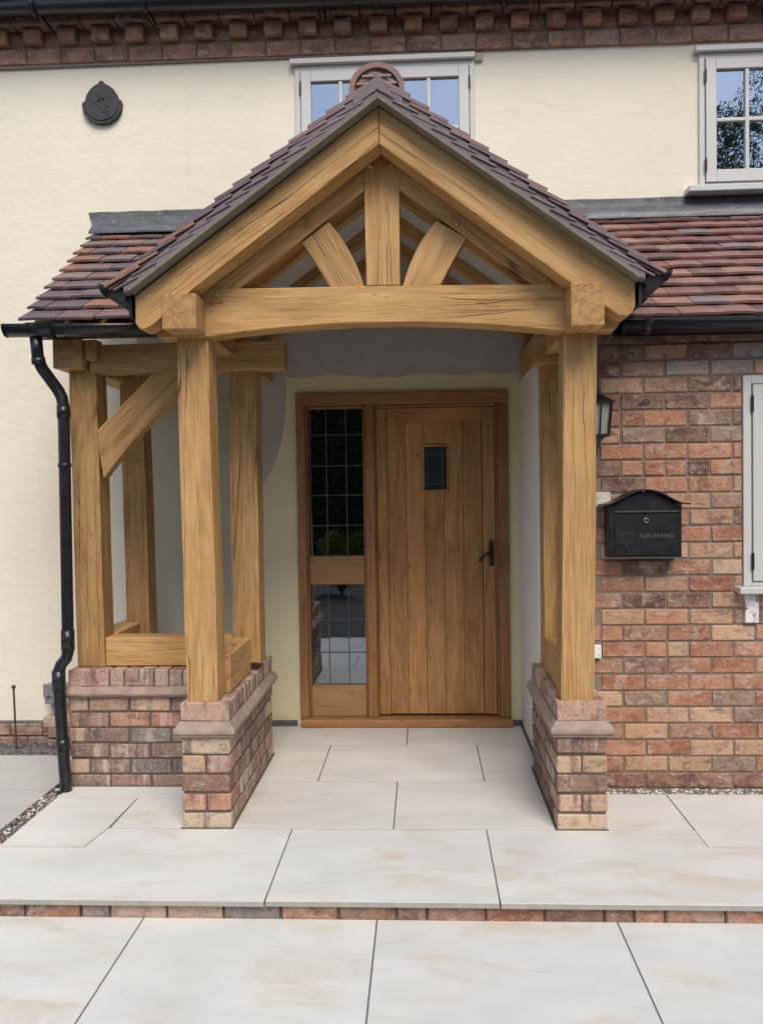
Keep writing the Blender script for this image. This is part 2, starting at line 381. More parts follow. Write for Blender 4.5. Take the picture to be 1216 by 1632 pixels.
def jit(c, a, rr=rnd): 
    k = 1 + rr.uniform(-a, a); return tuple(max(.01, min(1, x * k * (1 + rr.uniform(-a * .3, a * .3)))) for x in c)

# ------------------------------------------------------------------ bricks and tiles (shared meshes)
_cache = {}
def brick_mesh(dx, dy, dz, alt=0):
    key = (round(dx, 3), round(dy, 3), round(dz, 3), rnd.randrange(4), alt)
    if key not in _cache:
        bm = bmesh.new(); bm_box(bm, -dx / 2, dx / 2, -dy / 2, dy / 2, -dz / 2, dz / 2)
        bev(bm, .0045, 1)
        rr = random.Random(hash(key) & 0xffff if False else int(sum(k * (i + 3) * 991 for i, k in enumerate(key)) * 10) & 0xffff)
        for v in bm.verts: v.co += Vector((rr.uniform(-1, 1), rr.uniform(-1, 1), rr.uniform(-1, 1))) * .0018
        _cache[key] = me_from(bm, 'brick', BRICKP if alt else BRICK)
    return _cache[key]
WALLC = [((.43, .20, .125), 4), ((.48, .285, .185), 3.5), ((.35, .145, .09), 3.5), ((.34, .19, .135), 2.8), ((.15, .085, .072), 2), ((.55, .37, .25), 1.1), ((.27, .185, .15), 1.5)]
PIERC = [((.27, .165, .12), 3), ((.17, .12, .10), 3), ((.42, .24, .16), 1.6), ((.54, .41, .31), 1.1), ((.36, .21, .15), 2)]
SIDEC = [((.33, .22, .17), 3), ((.25, .165, .13), 3), ((.42, .27, .19), 2), ((.54, .43, .34), 1.2)]
SOLDC = [((.50, .36, .29), 4), ((.40, .27, .22), 3), ((.27, .28, .30), .7), ((.33, .22, .18), 2)]
DENTC = [((.31, .155, .11), 3), ((.35, .18, .125), 3), ((.24, .135, .10), 2), ((.38, .24, .18), 1)]
def pick(p): 
    return jit(rnd.choices([c for c, w in p], [w for c, w in p])[0], .13)
def brick(parent, x0, x1, y0, y1, z0, z1, pal, col=None, j=.0012, label=None):
    M = Matrix.Translation(((x0 + x1) / 2 + rnd.uniform(-j, j), (y0 + y1) / 2 + rnd.uniform(-j, j) , (z0 + z1) / 2 + rnd.uniform(-j, j))) @ Matrix.Rotation(rnd.uniform(-.004, .004), 4, 'Y')
    return link('brick', brick_mesh(abs(x1 - x0), abs(y1 - y0), abs(z1 - z0), int(parent.name.startswith('brick_plinth'))), M, parent, col or pick(pal), label=label)

def tile_mesh(w, L, t, k):
    key = ('t', w, L, t, k)
    if key not in _cache:
        bm = bmesh.new(); n = 4; rr = random.Random(k * 13 + 5); top = []; bot = []
        sag = rr.uniform(.001, .005); ed = [rr.uniform(-.003, .003) for _ in range(n + 1)]
        for i in range(n + 1):
            u = i / n - .5; z = sag * (1 - 4 * u * u)
            top.append((bm.verts.new((u * w, ed[i], z + t)), bm.verts.new((u * w, L, z * .4 + t))))
            bot.append((bm.verts.new((u * w, ed[i], z)), bm.verts.new((u * w, L, z * .4))))
        for i in range(n):
            bm.faces.new((top[i][0], top[i + 1][0], top[i + 1][1], top[i][1])); bm.faces.new((bot[i][1], bot[i + 1][1], bot[i + 1][0], bot[i][0]))
            bm.faces.new((top[i][0], bot[i][0], bot[i + 1][0], top[i + 1][0])); bm.faces.new((top[i][1], top[i + 1][1], bot[i + 1][1], bot[i][1]))
        for i in (0, n): bm.faces.new((top[i][0], top[i][1], bot[i][1], bot[i][0]))
        _cache[key] = me_from(bm, 'roof_tile', TILE)
    return _cache[key]
TC_L = [((.135, .105, .12), 5), ((.19, .125, .12), 3), ((.29, .145, .10), 1.5), ((.24, .16, .145), 2)]
TC_R = [((.22, .105, .085), 4), ((.28, .145, .115), 3), ((.17, .09, .08), 3), ((.20, .165, .17), 1.2), ((.34, .19, .14), 2)]
TC_P = [((.20, .135, .145), 3), ((.25, .14, .13), 3), ((.33, .175, .12), 1.3), ((.17, .125, .14), 2)]

# ------------------------------------------------------------------ generic wall with openings
def wall_holes(name, mat, x0, x1, z0, z1, y0, y1, holes, parent):
    xs = sorted({x0, x1} | {h[0] for h in holes} | {h[1] for h in holes}); zs = sorted({z0, z1} | {h[2] for h in holes} | {h[3] for h in holes})
    solid = {}
    for i in range(len(xs) - 1):
        for j in range(len(zs) - 1):
            cx, cz = (xs[i] + xs[i + 1]) / 2, (zs[j] + zs[j + 1]) / 2
            solid[i, j] = not any(h[0] < cx < h[1] and h[2] < cz < h[3] for h in holes)
    bm = bmesh.new()
    def q(*p): bm.faces.new([bm.verts.new(c) for c in p])
    for (i, j), s in solid.items():
        if not s: continue
        a, b, c, d = xs[i], xs[i + 1], zs[j], zs[j + 1]
        q((a, y0, c), (b, y0, c), (b, y0, d), (a, y0, d)); q((a, y1, c), (a, y1, d), (b, y1, d), (b, y1, c))
        if not solid.get((i - 1, j)): q((a, y0, c), (a, y0, d), (a, y1, d), (a, y1, c))
        if not solid.get((i + 1, j)): q((b, y0, c), (b, y1, c), (b, y1, d), (b, y0, d))
        if not solid.get((i, j - 1)): q((a, y0, c), (a, y1, c), (b, y1, c), (b, y0, c))
        if not solid.get((i, j + 1)): q((a, y0, d), (b, y0, d), (b, y1, d), (a, y1, d))
    bmesh.ops.remove_doubles(bm, verts=bm.verts, dist=1e-5)
    return link(name, me_from(bm, name, mat), None, parent)

# =================================================================== GROUND
WY = 1.62      # face of the rendered house wall
bm = bmesh.new()
bmesh.ops.create_grid(bm, x_segments=4, y_segments=4, size=150)
g = link('ground', me_from(bm, 'ground', SOIL), Matrix.Translation((0, -20, -.16))); g['kind'] = 'structure'; g['label'] = 'dark tarmac drive around the paving'

def slab(parent, x0, x1, y0, y1, z, t=.02, mat=None, notch=None):
    g_ = .0030; x0 += g_; x1 -= g_; y0 += g_; y1 -= g_
    bm = bmesh.new()
    pts = [(x0, y0), (x1, y0), (x1, y1), (x0, y1)] if notch is None else notch
    f = bm.faces.new([bm.verts.new((x, y, z - t)) for x, y in pts])
    r = bmesh.ops.extrude_face_region(bm, geom=[f])
    for v in r['geom']:
        if isinstance(v, bmesh.types.BMVert): v.co.z = z
    bmesh.ops.recalc_face_normals(bm, faces=bm.faces)
    bev(bm, .0010, 1)
    bmesh.ops.recalc_face_normals(bm, faces=bm.faces)
    for f in bm.faces: f.material_index = 1 if abs(f.normal.z) < .5 else 0
    M = Matrix.Translation(((x0 + x1) / 2, (y0 + y1) / 2, z + rnd.uniform(-.0004, .0004)))
    M0 = Matrix.Translation(((x0 + x1) / 2, (y0 + y1) / 2, z))
    return link('paving_slab', me_from(bm, 'paving_slab', [mat or SLAB, SEDGE], M0), M, parent)

terrace = root('terrace', 'raised pale porcelain terrace in front of the porch, on a brick riser', None, (0, 0, 0), kind='structure')
box('terrace_bed', GROUT, -1.785, 3.2, -.60, WY, -.13, -.0014, terrace)
# front row (notched far edges, as laid)
gp = .0025
slab(terrace, 0, 0, 0, 0, 0, notch=[(-1.79 + gp, -.65), (-.585 - gp, -.65), (-.585 - gp, -gp), (-1.395, -gp), (-1.425, -.20 - gp), (-1.79 + gp, -.20 - gp)])
slab(terrace, -.585, .255, -.65, 0, 0)
slab(terrace, 0, 0, 0, 0, 0, notch=[(.255 + gp, -.65), (1.70 - gp, -.65), (1.70 - gp, -.17 - gp), (1.135, -.17 - gp), (1.135, -gp), (.255 + gp, -gp)])
slab(terrace, 1.70, 2.2, -.65, -.17, 0); slab(terrace, 2.2, 3.2, -.65, -.17, 0)
# left yard
slab(terrace, 0, 0, 0, 0, 0, notch=[(-1.79 + gp, -.20 + gp), (-1.430, -.20 + gp), (-1.400, 0), (-1.39 - gp, .36 - gp), (-1.79 + gp, .36 - gp)])
slab(terrace, -1.39, -1.0, 0, .36, 0); slab(terrace, -1.79, -1.0, .36, .56, 0)
# porch floor
slab(terrace, -1.0, -.145, 0, .6, 0, mat=SLABI); slab(terrace, -.145, .66, 0, .6, 0, mat=SLABI)
slab(terrace, -1.0, -.547, .6, 1.2, 0, mat=SLABI); slab(terrace, -.547, .29, .6, 1.2, 0, mat=SLABI); slab(terrace, .29, .66, .6, 1.2, 0, mat=SLABI)
slab(terrace, -1.0, -.11, 1.2, 1.618, 0, mat=SLABI); slab(terrace, -.11, .66, 1.2, 1.618, 0, mat=SLABI)
# right of the porch
slab(terrace, .66, 1.135, 0, .43, 0); slab(terrace, 1.135, 1.95, -.17, .43, 0); slab(terrace, 1.95, 2.75, -.17, .43, 0)
# riser
box('mortar_bed', MORTARD, -1.78, 3.2, -.612, -.58, -.13, -.021, terrace)
x = -1.79
while x < 3.1:
    L = rnd.choice([.096, .2, .2, .2, .1]); brick(terrace, x, x + L, -.622, -.53, -.092, -.0235, [((.30, .13, .09), 3), ((.22, .12, .10), 2), ((.36, .18, .12), 2), ((.45, .33, .27), .7), ((.22, .2, .2), .8)]); x += L + .009

lower = root('lower_path', 'lower pale paving in front of the step', None, (0, -1, 0), kind='structure')
box('path_bed', GROUT, -3.4, 3.4, -1.93, -.60, -.14, -.0785, lower)
xs = [-3.4 + .0, -2.74, -1.885, -1.033, -.184, .668, 1.52, 2.37, 3.22]
for r_, ya in enumerate((-.62, -1.265)):
    off = 0 if r_ % 2 == 0 else .42
    ed = [max(-3.4, min(3.22, a + off)) for a in xs]
    ed = sorted(set(ed))
    for a, b in zip(ed, ed[1:]):
        if b - a > .1: slab(lower, a, b, ya - .643 + .002, ya, -.077)
side = root('side_path', 'grey paving left of the terrace, one step lower', None, (-2.8, 0, 0), kind='structure')
box('path_bed', GROUT, -4.4, -1.99, -.9, 1.62, -.15, -.1015, side)
for (a, b, c, d) in ((-2.9, -1.99, .75, 1.33), (-3.8, -2.9, .75, 1.33), (-2.55, -1.99, .15, .75), (-3.45, -2.55, .15, .75), (-2.9, -1.99, -.45, .15), (-3.8, -2.9, -.45, .15), (-2.9, -1.99, -.9, -.45)):
    slab(side, a, b, c, d, -.10, mat=SLABG)

# ------------------------------------------------------------------ gravel (stuff)
def pebbles(name, n, fx, fy, z, smin, smax, mats, wts, label, cat, loc):
    bm = bmesh.new(); rr = random.Random(len(name) + n)
    for _ in range(n):
        s = rr.uniform(smin, smax); 
        r_ = bmesh.ops.create_icosphere(bm, subdivisions=1, radius=s)
        M = Matrix.Translation((fx(rr), fy(rr), z + s * rr.uniform(-.1, .7))) @ Matrix.Rotation(rr.uniform(0, 6.3), 4, 'Z') @ Matrix.Rotation(rr.uniform(-.6, .6), 4, 'X') @ Matrix.Diagonal((rr.uniform(.9, 1.6), rr.uniform(.7, 1.1), rr.uniform(.4, .8), 1))
        k = rr.choices(range(len(mats)), wts)[0]
        for v in r_['verts']:
            v.co = M @ (v.co * (1 + rr.uniform(-.22, .22)))
            for f in v.link_faces: f.material_index = k
    o = link(name, me_from(bm, name, mats), None); tag(o, label, cat, kind='stuff'); return o
PW = mat_plain('pebble_white', (.62, .60, .56), .7, .15, .3); PB = mat_plain('pebble_buff', (.42, .35, .28), .75, .2, .3); PG = mat_plain('pebble_grey', (.16, .15, .145), .75, .3, .3)
box('gravel_bed', PG, .78, 3.2, .43, .507, -.03, -.012, terrace)
pebbles('pale_pebbles', 1700, lambda r: r.uniform(.775, 2.3), lambda r: r.uniform(.435, .50), -.008, .004, .0105, [PW, PB, PG], [5, 3, 3], 'strip of pale pebbles along the foot of the brick wall', 'pebbles', 0)
pebbles('slate_chippings', 3000, lambda r: r.uniform(-3.4, -1.8), lambda r: r.uniform(1.33, 1.60), -.115, .008, .017, [SLATE, PG], [5, 1], 'dark slate chippings at the foot of the cream wall', 'gravel', 0)
pebbles('channel_stones', 1900, lambda r: r.uniform(-1.985, -1.80), lambda r: r.uniform(-.9, .80), -.104, .004, .013, [PG, PB, PW, MORTARD], [4, 2, 2, 3], 'rough stones filling the narrow channel beside the terrace', 'stones', 0)

# =================================================================== HOUSE
house = root('house', 'cream rendered house with a brick ground floor extension under a clay tiled lean-to', 'house', (0, WY, 0))
WIN1 = (-.745, .350, 3.255, 4.062); WIN2 = (1.685, 2.78, 3.235, 4.045)
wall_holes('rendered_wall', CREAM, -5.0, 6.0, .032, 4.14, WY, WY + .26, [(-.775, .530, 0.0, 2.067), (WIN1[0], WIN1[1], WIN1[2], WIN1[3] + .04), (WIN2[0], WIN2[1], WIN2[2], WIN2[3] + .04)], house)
# dark inside so that the panes look into rooms
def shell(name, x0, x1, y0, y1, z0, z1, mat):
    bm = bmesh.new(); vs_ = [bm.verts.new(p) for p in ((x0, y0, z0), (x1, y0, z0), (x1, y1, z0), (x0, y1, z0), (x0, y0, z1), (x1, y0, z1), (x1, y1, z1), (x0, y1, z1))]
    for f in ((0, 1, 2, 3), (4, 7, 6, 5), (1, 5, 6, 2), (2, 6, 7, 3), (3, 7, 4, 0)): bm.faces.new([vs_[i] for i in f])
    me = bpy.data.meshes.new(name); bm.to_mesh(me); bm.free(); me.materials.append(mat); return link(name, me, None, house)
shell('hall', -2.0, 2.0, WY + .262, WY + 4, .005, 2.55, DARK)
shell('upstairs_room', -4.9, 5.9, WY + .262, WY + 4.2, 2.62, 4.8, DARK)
# brick plinth at the wall foot on the left
pl = box('wall_plinth', MORTARD, -5.0, -1.80, 1.598, WY, -.16, .026, house)
x = -3.3
for row, (za, zb) in enumerate(((-.142, -.066), (-.056, .018))):
    x = -3.35 + row * .1
    while x < -1.85:
        if x > -2.55 or True: brick(pl, x, x + .20, 1.588, 1.66, za, zb, [((.27, .15, .13), 3), ((.22, .14, .13), 3), ((.34, .17, .14), 1)]); 
        x += .209
box('drip_bead', GREYP, -5, -2.36, 1.604, WY, .026, .034, pl)
brick(pl, -2.385, -2.18, 1.52, 1.66, .018, .078, [((.50, .38, .32), 1)])
for za, zb in ((-.142, -.066), (-.056, .014)): brick(pl, -2.36, -2.15, 1.525, 1.60, za, zb, [((.24, .16, .15), 1)])

# brick band, dentils, oversailing course under the eaves
def zt(x): return -.006 * x
band = box('mortar_band', MORTAR, -5, 6, 1.604, 1.80, 4.118, 4.34, house)
# lean the band with the wall head
x = -3.05
while x < 4.2:
    brick(band, x, x + .205, 1.592, 1.70, 4.124 + zt(x), 4.214 + zt(x), DENTC); x += .2135
x = -3.045; k = 0
while x < 4.2:
    brick(band, x, x + .105, 1.535, 1.66, 4.232 + zt(x), 4.312 + zt(x), DENTC)
    brick(band, x + .112, x + .205, 1.600, 1.70, 4.230 + zt(x), 4.312 + zt(x), DENTC)
    x += .2125
SOF = mat_plain('grimy_eaves', (.13, .095, .075), .9, .5, .8, .1, 0, 7, .02)
x = -3.1
while x < 4.2:
    L = .205; M_ = brick(band, x, x + L, 1.50, 1.66, 4.322 + zt(x), 4.39 + zt(x), [((.17, .11, .085), 3), ((.22, .14, .11), 1), ((.12, .09, .075), 2)]); x += .213
box('main_roof', SOF, -5.2, 6.2, 1.47, 1.9, 4.395, 4.47, house, label='underside of the main eaves')
bm = bmesh.new()
vsr = [bm.verts.new(p) for p in ((-5.3, 1.37, 4.43), (6.3, 1.37, 4.43), (6.3, 5.0, 7.0), (-5.3, 5.0, 7.0), (-5.3, 1.37, 4.49), (6.3, 1.37, 4.49), (6.3, 5.0, 7.06), (-5.3, 5.0, 7.06))]
for f in ((0, 1, 2, 3), (4, 7, 6, 5), (0, 4, 5, 1), (1, 5, 6, 2), (2, 6, 7, 3), (3, 7, 4, 0)): bm.faces.new([vsr[i] for i in f])
link('main_roof_slope', me_from(bm, 'main_roof_slope', mat_plain('roof_cover', (.2, .11, .09), .8, .3, .6)), None, house)

def half_gutter(name, a, b, r, parent, caps=(True, True), t=.003, wall=None, label=None, squash=1.0):
    """half round channel from a to b, open upwards"""
    a, b = Vector(a), Vector(b); d = (b - a); L = d.length; M = Matrix.Translation(a) @ frame_of(d, Vector((0, 0, 1)))
    bm = bmesh.new(); n = 14; secs = []
    for x_ in (0, L):
        o_, i_ = [], []
        for k in range(n + 1):
            t_ = math.pi * k / n; cy, cz = math.cos(t_), -math.sin(t_) * squash
            o_.append(bm.verts.new((x_, cy * r, cz * r))); i_.append(bm.verts.new((x_, cy * (r - t), cz * (r - t))))
        secs.append((o_, i_))
    (o0, i0), (o1, i1) = secs
    for k in range(n):
        bm.faces.new((o0[k], o1[k], o1[k + 1], o0[k + 1])); bm.faces.new((i0[k + 1], i1[k + 1], i1[k], i0[k]))
    for k in (0, n): bm.faces.new((o0[k], i0[k], i1[k], o1[k]))
    for e, (o_, i_) in enumerate(secs):
        for k in range(n): bm.faces.new((o_[k], o_[k + 1], i_[k + 1], i_[k]))
        if caps[e]:
            xx = -.004 if e == 0 else L + .004
            c = [bm.verts.new((xx, v.co.y * 1.03, v.co.z * 1.03)) for v in o_]; c2 = [bm.verts.new((xx + (.006 if e == 0 else -.006), v.co.y, v.co.z)) for v in c]
            bm.faces.new(c); bm.faces.new(c2)
            for k in range(n): bm.faces.new((c[k], c[k + 1], c2[k + 1], c2[k]))
            bm.faces.new((c[0], c2[0], c2[-1], c[-1]))
    o = link(name, me_from(bm, name, BLACK, None, True), M, parent, label=label)
    return o
def union(gut, a, b, f, r, w=.05):
    a, b = Vector(a), Vector(b); p = a + (b - a) * f; d = (b - a).normalized()
    bm = bmesh.new(); n = 14; M = Matrix.Translation(p) @ frame_of(d, Vector((0, 0, 1)))
    o_ = [[bm.verts.new((x_, math.cos(math.pi * k / n) * rr, -math.sin(math.pi * k / n) * rr + (.004 if k in (0, n) else 0))) for k in range(n + 1)] for x_, rr in ((-w / 2, r + .0005), (-w / 2, r + .005), (w / 2, r + .005), (w / 2, r + .0005))]
    for j in range(3):
        for k in range(n): bm.faces.new((o_[j][k], o_[j][k + 1], o_[j + 1][k + 1], o_[j + 1][k]))
    link('gutter_bracket', me_from(bm, 'gutter_bracket', BLACK, None, True), M, gut)
ga, gb = (-5.0, 1.405, 4.405), (6.0, 1.405, 4.315)
gut = half_gutter('eaves_gutter', ga, gb, .062, house, label='black half-round gutter along the main eaves')
for xx in (-2.27, -1.60, -.55, .65, 1.75): union(gut, ga, gb, (xx + 5) / 11, .062, .028)
for xx in (-2.25, -1.60, -.60, .50, 1.60):
    beam('gutter_bracket', (xx, 1.40, 4.335), (xx + .03, 1.52, 4.30), .012, .02, gut, mat=BLACK, b=0, segs=2)

# ------------------------------------------------------------------ windows
def pane(parent, x0, x1, y, z0, z1, mat, name='pane'):
    return box(name, mat, x0, x1, y, y + .006, z0, z1, parent)
def casement_window(x0, x1, z0, z1, y, label, sill=True, zs=None):
    """painted timber window of two side hung casements, each two panes wide"""
    w = box('window', PAINT, x0, x1, y + .055, y + .068, z0, z0 + .028, house, label=label)
    f = .032
    for nm, a in (('frame', (x0, x0 + f, z0, z1)), ('frame', (x1 - f, x1, z0, z1))): box(nm, PAINT, a[0], a[1], y, y + .07, a[2], a[3], w, .002)
    box('frame', PAINT, x0 + f, x1 - f, y + .001, y + .07, z1 - f, z1, w, .002); box('frame', PAINT, x0 + f, x1 - f, y + .001, y + .07, z0, z0 + f, w, .002)
    cm = (x0 + x1) / 2
    box('frame', PAINT, cm - .02, cm + .02, y + .002, y + .07, z0 + f, z1 - f, w, .002)
    for a, b in ((x0 + f, cm - .02), (cm + .02, x1 - f)):
        a += .004; b -= .004; lo, hi = z0 + f + .004, z1 - f - .004; s = .062; yf = y - .012
        for q in ((a, a + s, lo, hi), (b - s, b, lo, hi)): box('casement_stile', PAINT, q[0], q[1], yf, y + .045, q[2], q[3], w, .003)
        box('casement_rail', PAINT, a + s, b - s, yf + .001, y + .045, hi - s, hi, w, .003); box('casement_rail', PAINT, a + s, b - s, yf + .001, y + .045, lo, lo + s + .01, w, .003)
        gx0, gx1, gz0, gz1 = a + s, b - s, lo + s + .01, hi - s; m = (gx0 + gx1) / 2; mz = (gz0 + gz1) / 2
        box('glazing_bar', PAINT, m - .011, m + .011, yf + .006, y + .03, gz0, gz1, w, .003)
        box('glazing_bar', PAINT, gx0, gx1, yf + .008, y + .03, mz - .011, mz + .011, w, .003)
        for u0, u1 in ((gx0, m - .011), (m + .011, gx1)):
            for v0, v1 in ((gz0, mz - .011), (mz + .011, gz1)): 
                p = pane(w, u0, u1, y + .012, v0, v1, GLASS)
        hx = a - .002 if a < cm else b + .002
        for hz in (hi - .10, lo + .10): box('hinge', BLACKM, hx - .006, hx + .006, yf - .006, yf + .006, hz - .04, hz + .04, w, .002)
    if sill:
        box('sill', PAINT, x0 - .085, x1 + .085, y - .075, y + .05, z0 - .038, z0 - .001, w, .004)
    box('drip_board', PAINT, x0 - .028, x1 + .0, y - .03, WY + .02, z1 + .003, z1 + .036, w, .003)
    return w
casement_window(WIN1[0], WIN1[1], WIN1[2], WIN1[3], 1.60, 'upstairs window above the porch ridge, reflecting blue sky')
casement_window(WIN2[0], WIN2[1], WIN2[2] + .01, WIN2[3], 1.60, 'upstairs window at the right edge, reflecting sky and a tree')
brick(band, .352, .40, 1.60, 1.66, 4.055, 4.10, [((.45, .38, .32), 1)])

# ------------------------------------------------------------------ entrance
ds = root('entrance', None, None); bpy.data.objects.remove(ds)
df = box('door_frame', OAKF, -.775, .528, 1.592, 1.69, 1.992, 2.063, house, .004, 2, 'x', label='stained oak frame round the door and sidelight')
for a, b, g_ in ((-.775, -.722, 0), (.462, .528, 0), (-.352, -.294, 0)):
    box('jamb', OAKF, a, b, 1.593, 1.69, .052, 1.991, df, .004, 2, 'z')
box('threshold', OAKF, -.765, .535, 1.545, 1.69, .002, .050, df, .006, 2, 'x')
for a, b in ((-.721, -.708), (.449, .461), (-.366, -.353), (-.293, -.284)): box('stop_bead', OAKF, a, b, 1.615, 1.68, .053, 1.985, df, .003, 1, 'z')
box('stop_bead', OAKF, -.283, .448, 1.616, 1.68, 1.972, 1.990, df, .003, 1, 'x'); box('stop_bead', OAKF, -.707, -.367, 1.616, 1.68, 1.974, 1.990, df, .003, 1, 'x')
# sidelight
sl = box('sidelight', OAKL, -.707, -.367, 1.626, 1.672, .880, 1.058, house, .004, 2, 'x', label='leaded glass sidelight left of the door')
box('bottom_panel', OAKL, -.707, -.367, 1.626, 1.672, .053, .247, sl, .004, 2, 'x')
box('pane', GLASSD, -.709, -.365, 1.655, 1.661, 1.058, 1.974, sl); box('pane', GLASSD, -.709, -.365, 1.655, 1.661, .247, .880, sl)
for zz in (1.247, 1.436, 1.62, 1.812): box('lead_came', CAME, -.707, -.367, 1.650, 1.654, zz - .0026, zz + .0026, sl)
for zz in (.449, .659): box('lead_came', CAME, -.707, -.367, 1.650, 1.654, zz - .0026, zz + .0026, sl)
for xx in (-.596, -.472):
    box('lead_came', CAME, xx - .0026, xx + .0026, 1.6485, 1.6525, 1.059, 1.973, sl); box('lead_came', CAME, xx - .0026, xx + .0026, 1.6485, 1.6525, .248, .879, sl)
# door leaf
dr = box('front_door', OAKD, -.281, .446, 1.664, 1.694, .062, 1.969, house, 0, 1, 'z', label='boarded oak door with a small leaded window')
cols = [-.214, -.100, .015, .132, .250, .368]
box('door_stile', OAKD, -.281, -.216, 1.632, 1.6635, .062, 1.969, dr, .003, 2, 'z'); box('door_stile', OAKD, .370, .446, 1.632, 1.6635, .062, 1.969, dr, .003, 2, 'z')
box('door_rail', OAKD, -.215, .369, 1.633, 1.6635, 1.885, 1.969, dr, .003, 2, 'x')
WX0, WX1, WZ0, WZ1 = .003, .152, 1.462, 1.730
for i in range(5):
    a, b = cols[i], cols[i + 1] - .0016
    if i in (2,) or i in (1, 3):
        segs_ = []
        # boards 1..3 are cut round the little window
        if a < WX0 and b > WX0 - .012 and i == 1: segs_ = [(a, b, .064, 1.884)]
        elif i == 2: segs_ = [(a, b, .064, WZ0 - .014), (a, b, WZ1 + .014, 1.884)]
        elif i == 3:
            xr = WX1 + .014
            prism('door_board', [(a, .064), (b, .064), (b, 1.884), (a, 1.884), (a, WZ1 + .014), (xr, WZ1 + .014), (xr, WZ0 - .014), (a, WZ0 - .014)], 1.638, 1.6635, dr, math.pi / 2, OAKD, .003)
        if i == 1: segs_ = [(a, b, .064, 1.884)]
    else: segs_ = [(a, b, .064, 1.884)]
    for s_ in segs_: box('door_board', OAKD, s_[0], s_[1], 1.638 + rnd.uniform(0, .0008), 1.6635, s_[2], s_[3], dr, .0035, 2, 'z')
for q in ((WX0 - .012, WX1 + .012, WZ0 - .012, WZ0), (WX0 - .012, WX1 + .012, WZ1, WZ1 + .012), (WX0 - .012, WX0, WZ0, WZ1), (WX1, WX1 + .012, WZ0, WZ1)):
    box('window_bead', OAKL, q[0], q[1], 1.630, 1.6635, q[2], q[3], dr, .003, 1, 'x')
DGL = mat_plain('door_dark_glass', (.03, .035, .035), .15, .2, .3, .8, 0, 9, .004)
box('door_pane', DGL, WX0, WX1, 1.652, 1.6638, WZ0, WZ1, dr)
for xx in (.03, .125): box('lead_came', CAME, xx - .002, xx + .002, 1.649, 1.6518, WZ0, WZ1, dr)
for zz in (1.50, 1.69): box('lead_came', CAME, WX0, WX1, 1.6485, 1.6513, zz - .002, zz + .002, dr)
h_ = box('door_handle', BLACKM, .405, .434, 1.620, 1.632, .985, 1.142, dr, .004, 2)
bm = bmesh.new(); tube(bm, [(.42, 1.62, 1.075), (.42, 1.585, 1.075), (.40, 1.572, 1.072), (.375, 1.572, 1.058), (.352, 1.574, 1.035), (.345, 1.575, 1.02)], [.009, .009, .009, .008, .009, .012]); 
link('door_lever', me_from(bm, 'door_lever', BLACKM, None, True), None, dr)
box('key_plate', BLACKM, .412, .427, 1.614, 1.62, 1.005, 1.035, dr, .003)
# lead flashing scraps at the foot of the wall
for a, b in ((-.97, -.80), (.53, .595)):
    box('foot_flashing', LEAD, a, b, 1.585, 1.619, .001, .032, house, .004, 2)

# white plastered return wall and the brick extension
box('plastered_return_wall', WHITEW, .598, .755, .825, 1.6185, .001, 2.118, house, .004, 2)
ext = box('brick_wall', MORTAR, .70, 3.4, .514, .62, -.15, 2.25, house, label='multi-coloured brick ground floor wall right of the porch')
GW = (1.528, 2.9, .948, 2.0)
CH = .0796; bx0 = .961
for k in range(0, 28):
    z0 = .004 + k * CH; z1 = z0 + CH - .010
    off = 0 if k % 2 else .105
    x = bx0 - .2095 * 1 + off + (rnd.uniform(-.004, .004))
    pal = WALLC if 0 < k else [((.20, .085, .07), 3), ((.26, .12, .10), 1)]
    if k > 26: pal = [((.16, .09, .07), 1)]  # top course: shade under the gutter put into the brick colour
    while x < 3.3:
        L = .2095
        a, b = max(x, .715), x + L - .0095
        if z1 > GW[2] + .01 and z0 < GW[3] - .01:
            if a >= GW[0] - .01: break
            b = min(b, GW[0] - .006)
        if b - a > .03:
            c = None
            if k in (25, 26) and 1.1 < a < 1.5 and rnd.random() < .6: c = (.36, .33, .30)
            cut = a + (b - a) * .5 if rnd.random() < .10 and b - a > .15 else None
            if cut: brick(ext, a, cut - .0045, .507, .60, z0, z1, pal, c); brick(ext, cut + .0045, b, .507, .60, z0, z1, pal, c)
            else: brick(ext, a, b, .507, .60, z0, z1, pal, c)
        x += L
# old maker's mark on one brick
bm = bmesh.new()
for (cx, cz, r_, n_) in ((1.075, 1.868, .018, 9), (1.062, 1.862, .010, 6), (1.078, 1.866, .008, 5), (1.045, 1.858, .005, 4)):
    for i in range(n_):
        t_ = 6.283 * i / n_ + r_ * 90; vv = bmesh.ops.create_icosphere(bm, subdivisions=1, radius=.0042)['verts']
        for v in vv: v.co = Vector((v.co.x * rnd.uniform(.8, 1.5) + cx + r_ * math.cos(t_), v.co.y * .3 + .5055, v.co.z * rnd.uniform(.7, 1.3) + cz + r_ * .75 * math.sin(t_)))
link('brick_stamp', me_from(bm, 'brick_stamp', mat_plain('stamp_ink', (.05, .035, .035), .8)), None, ext)
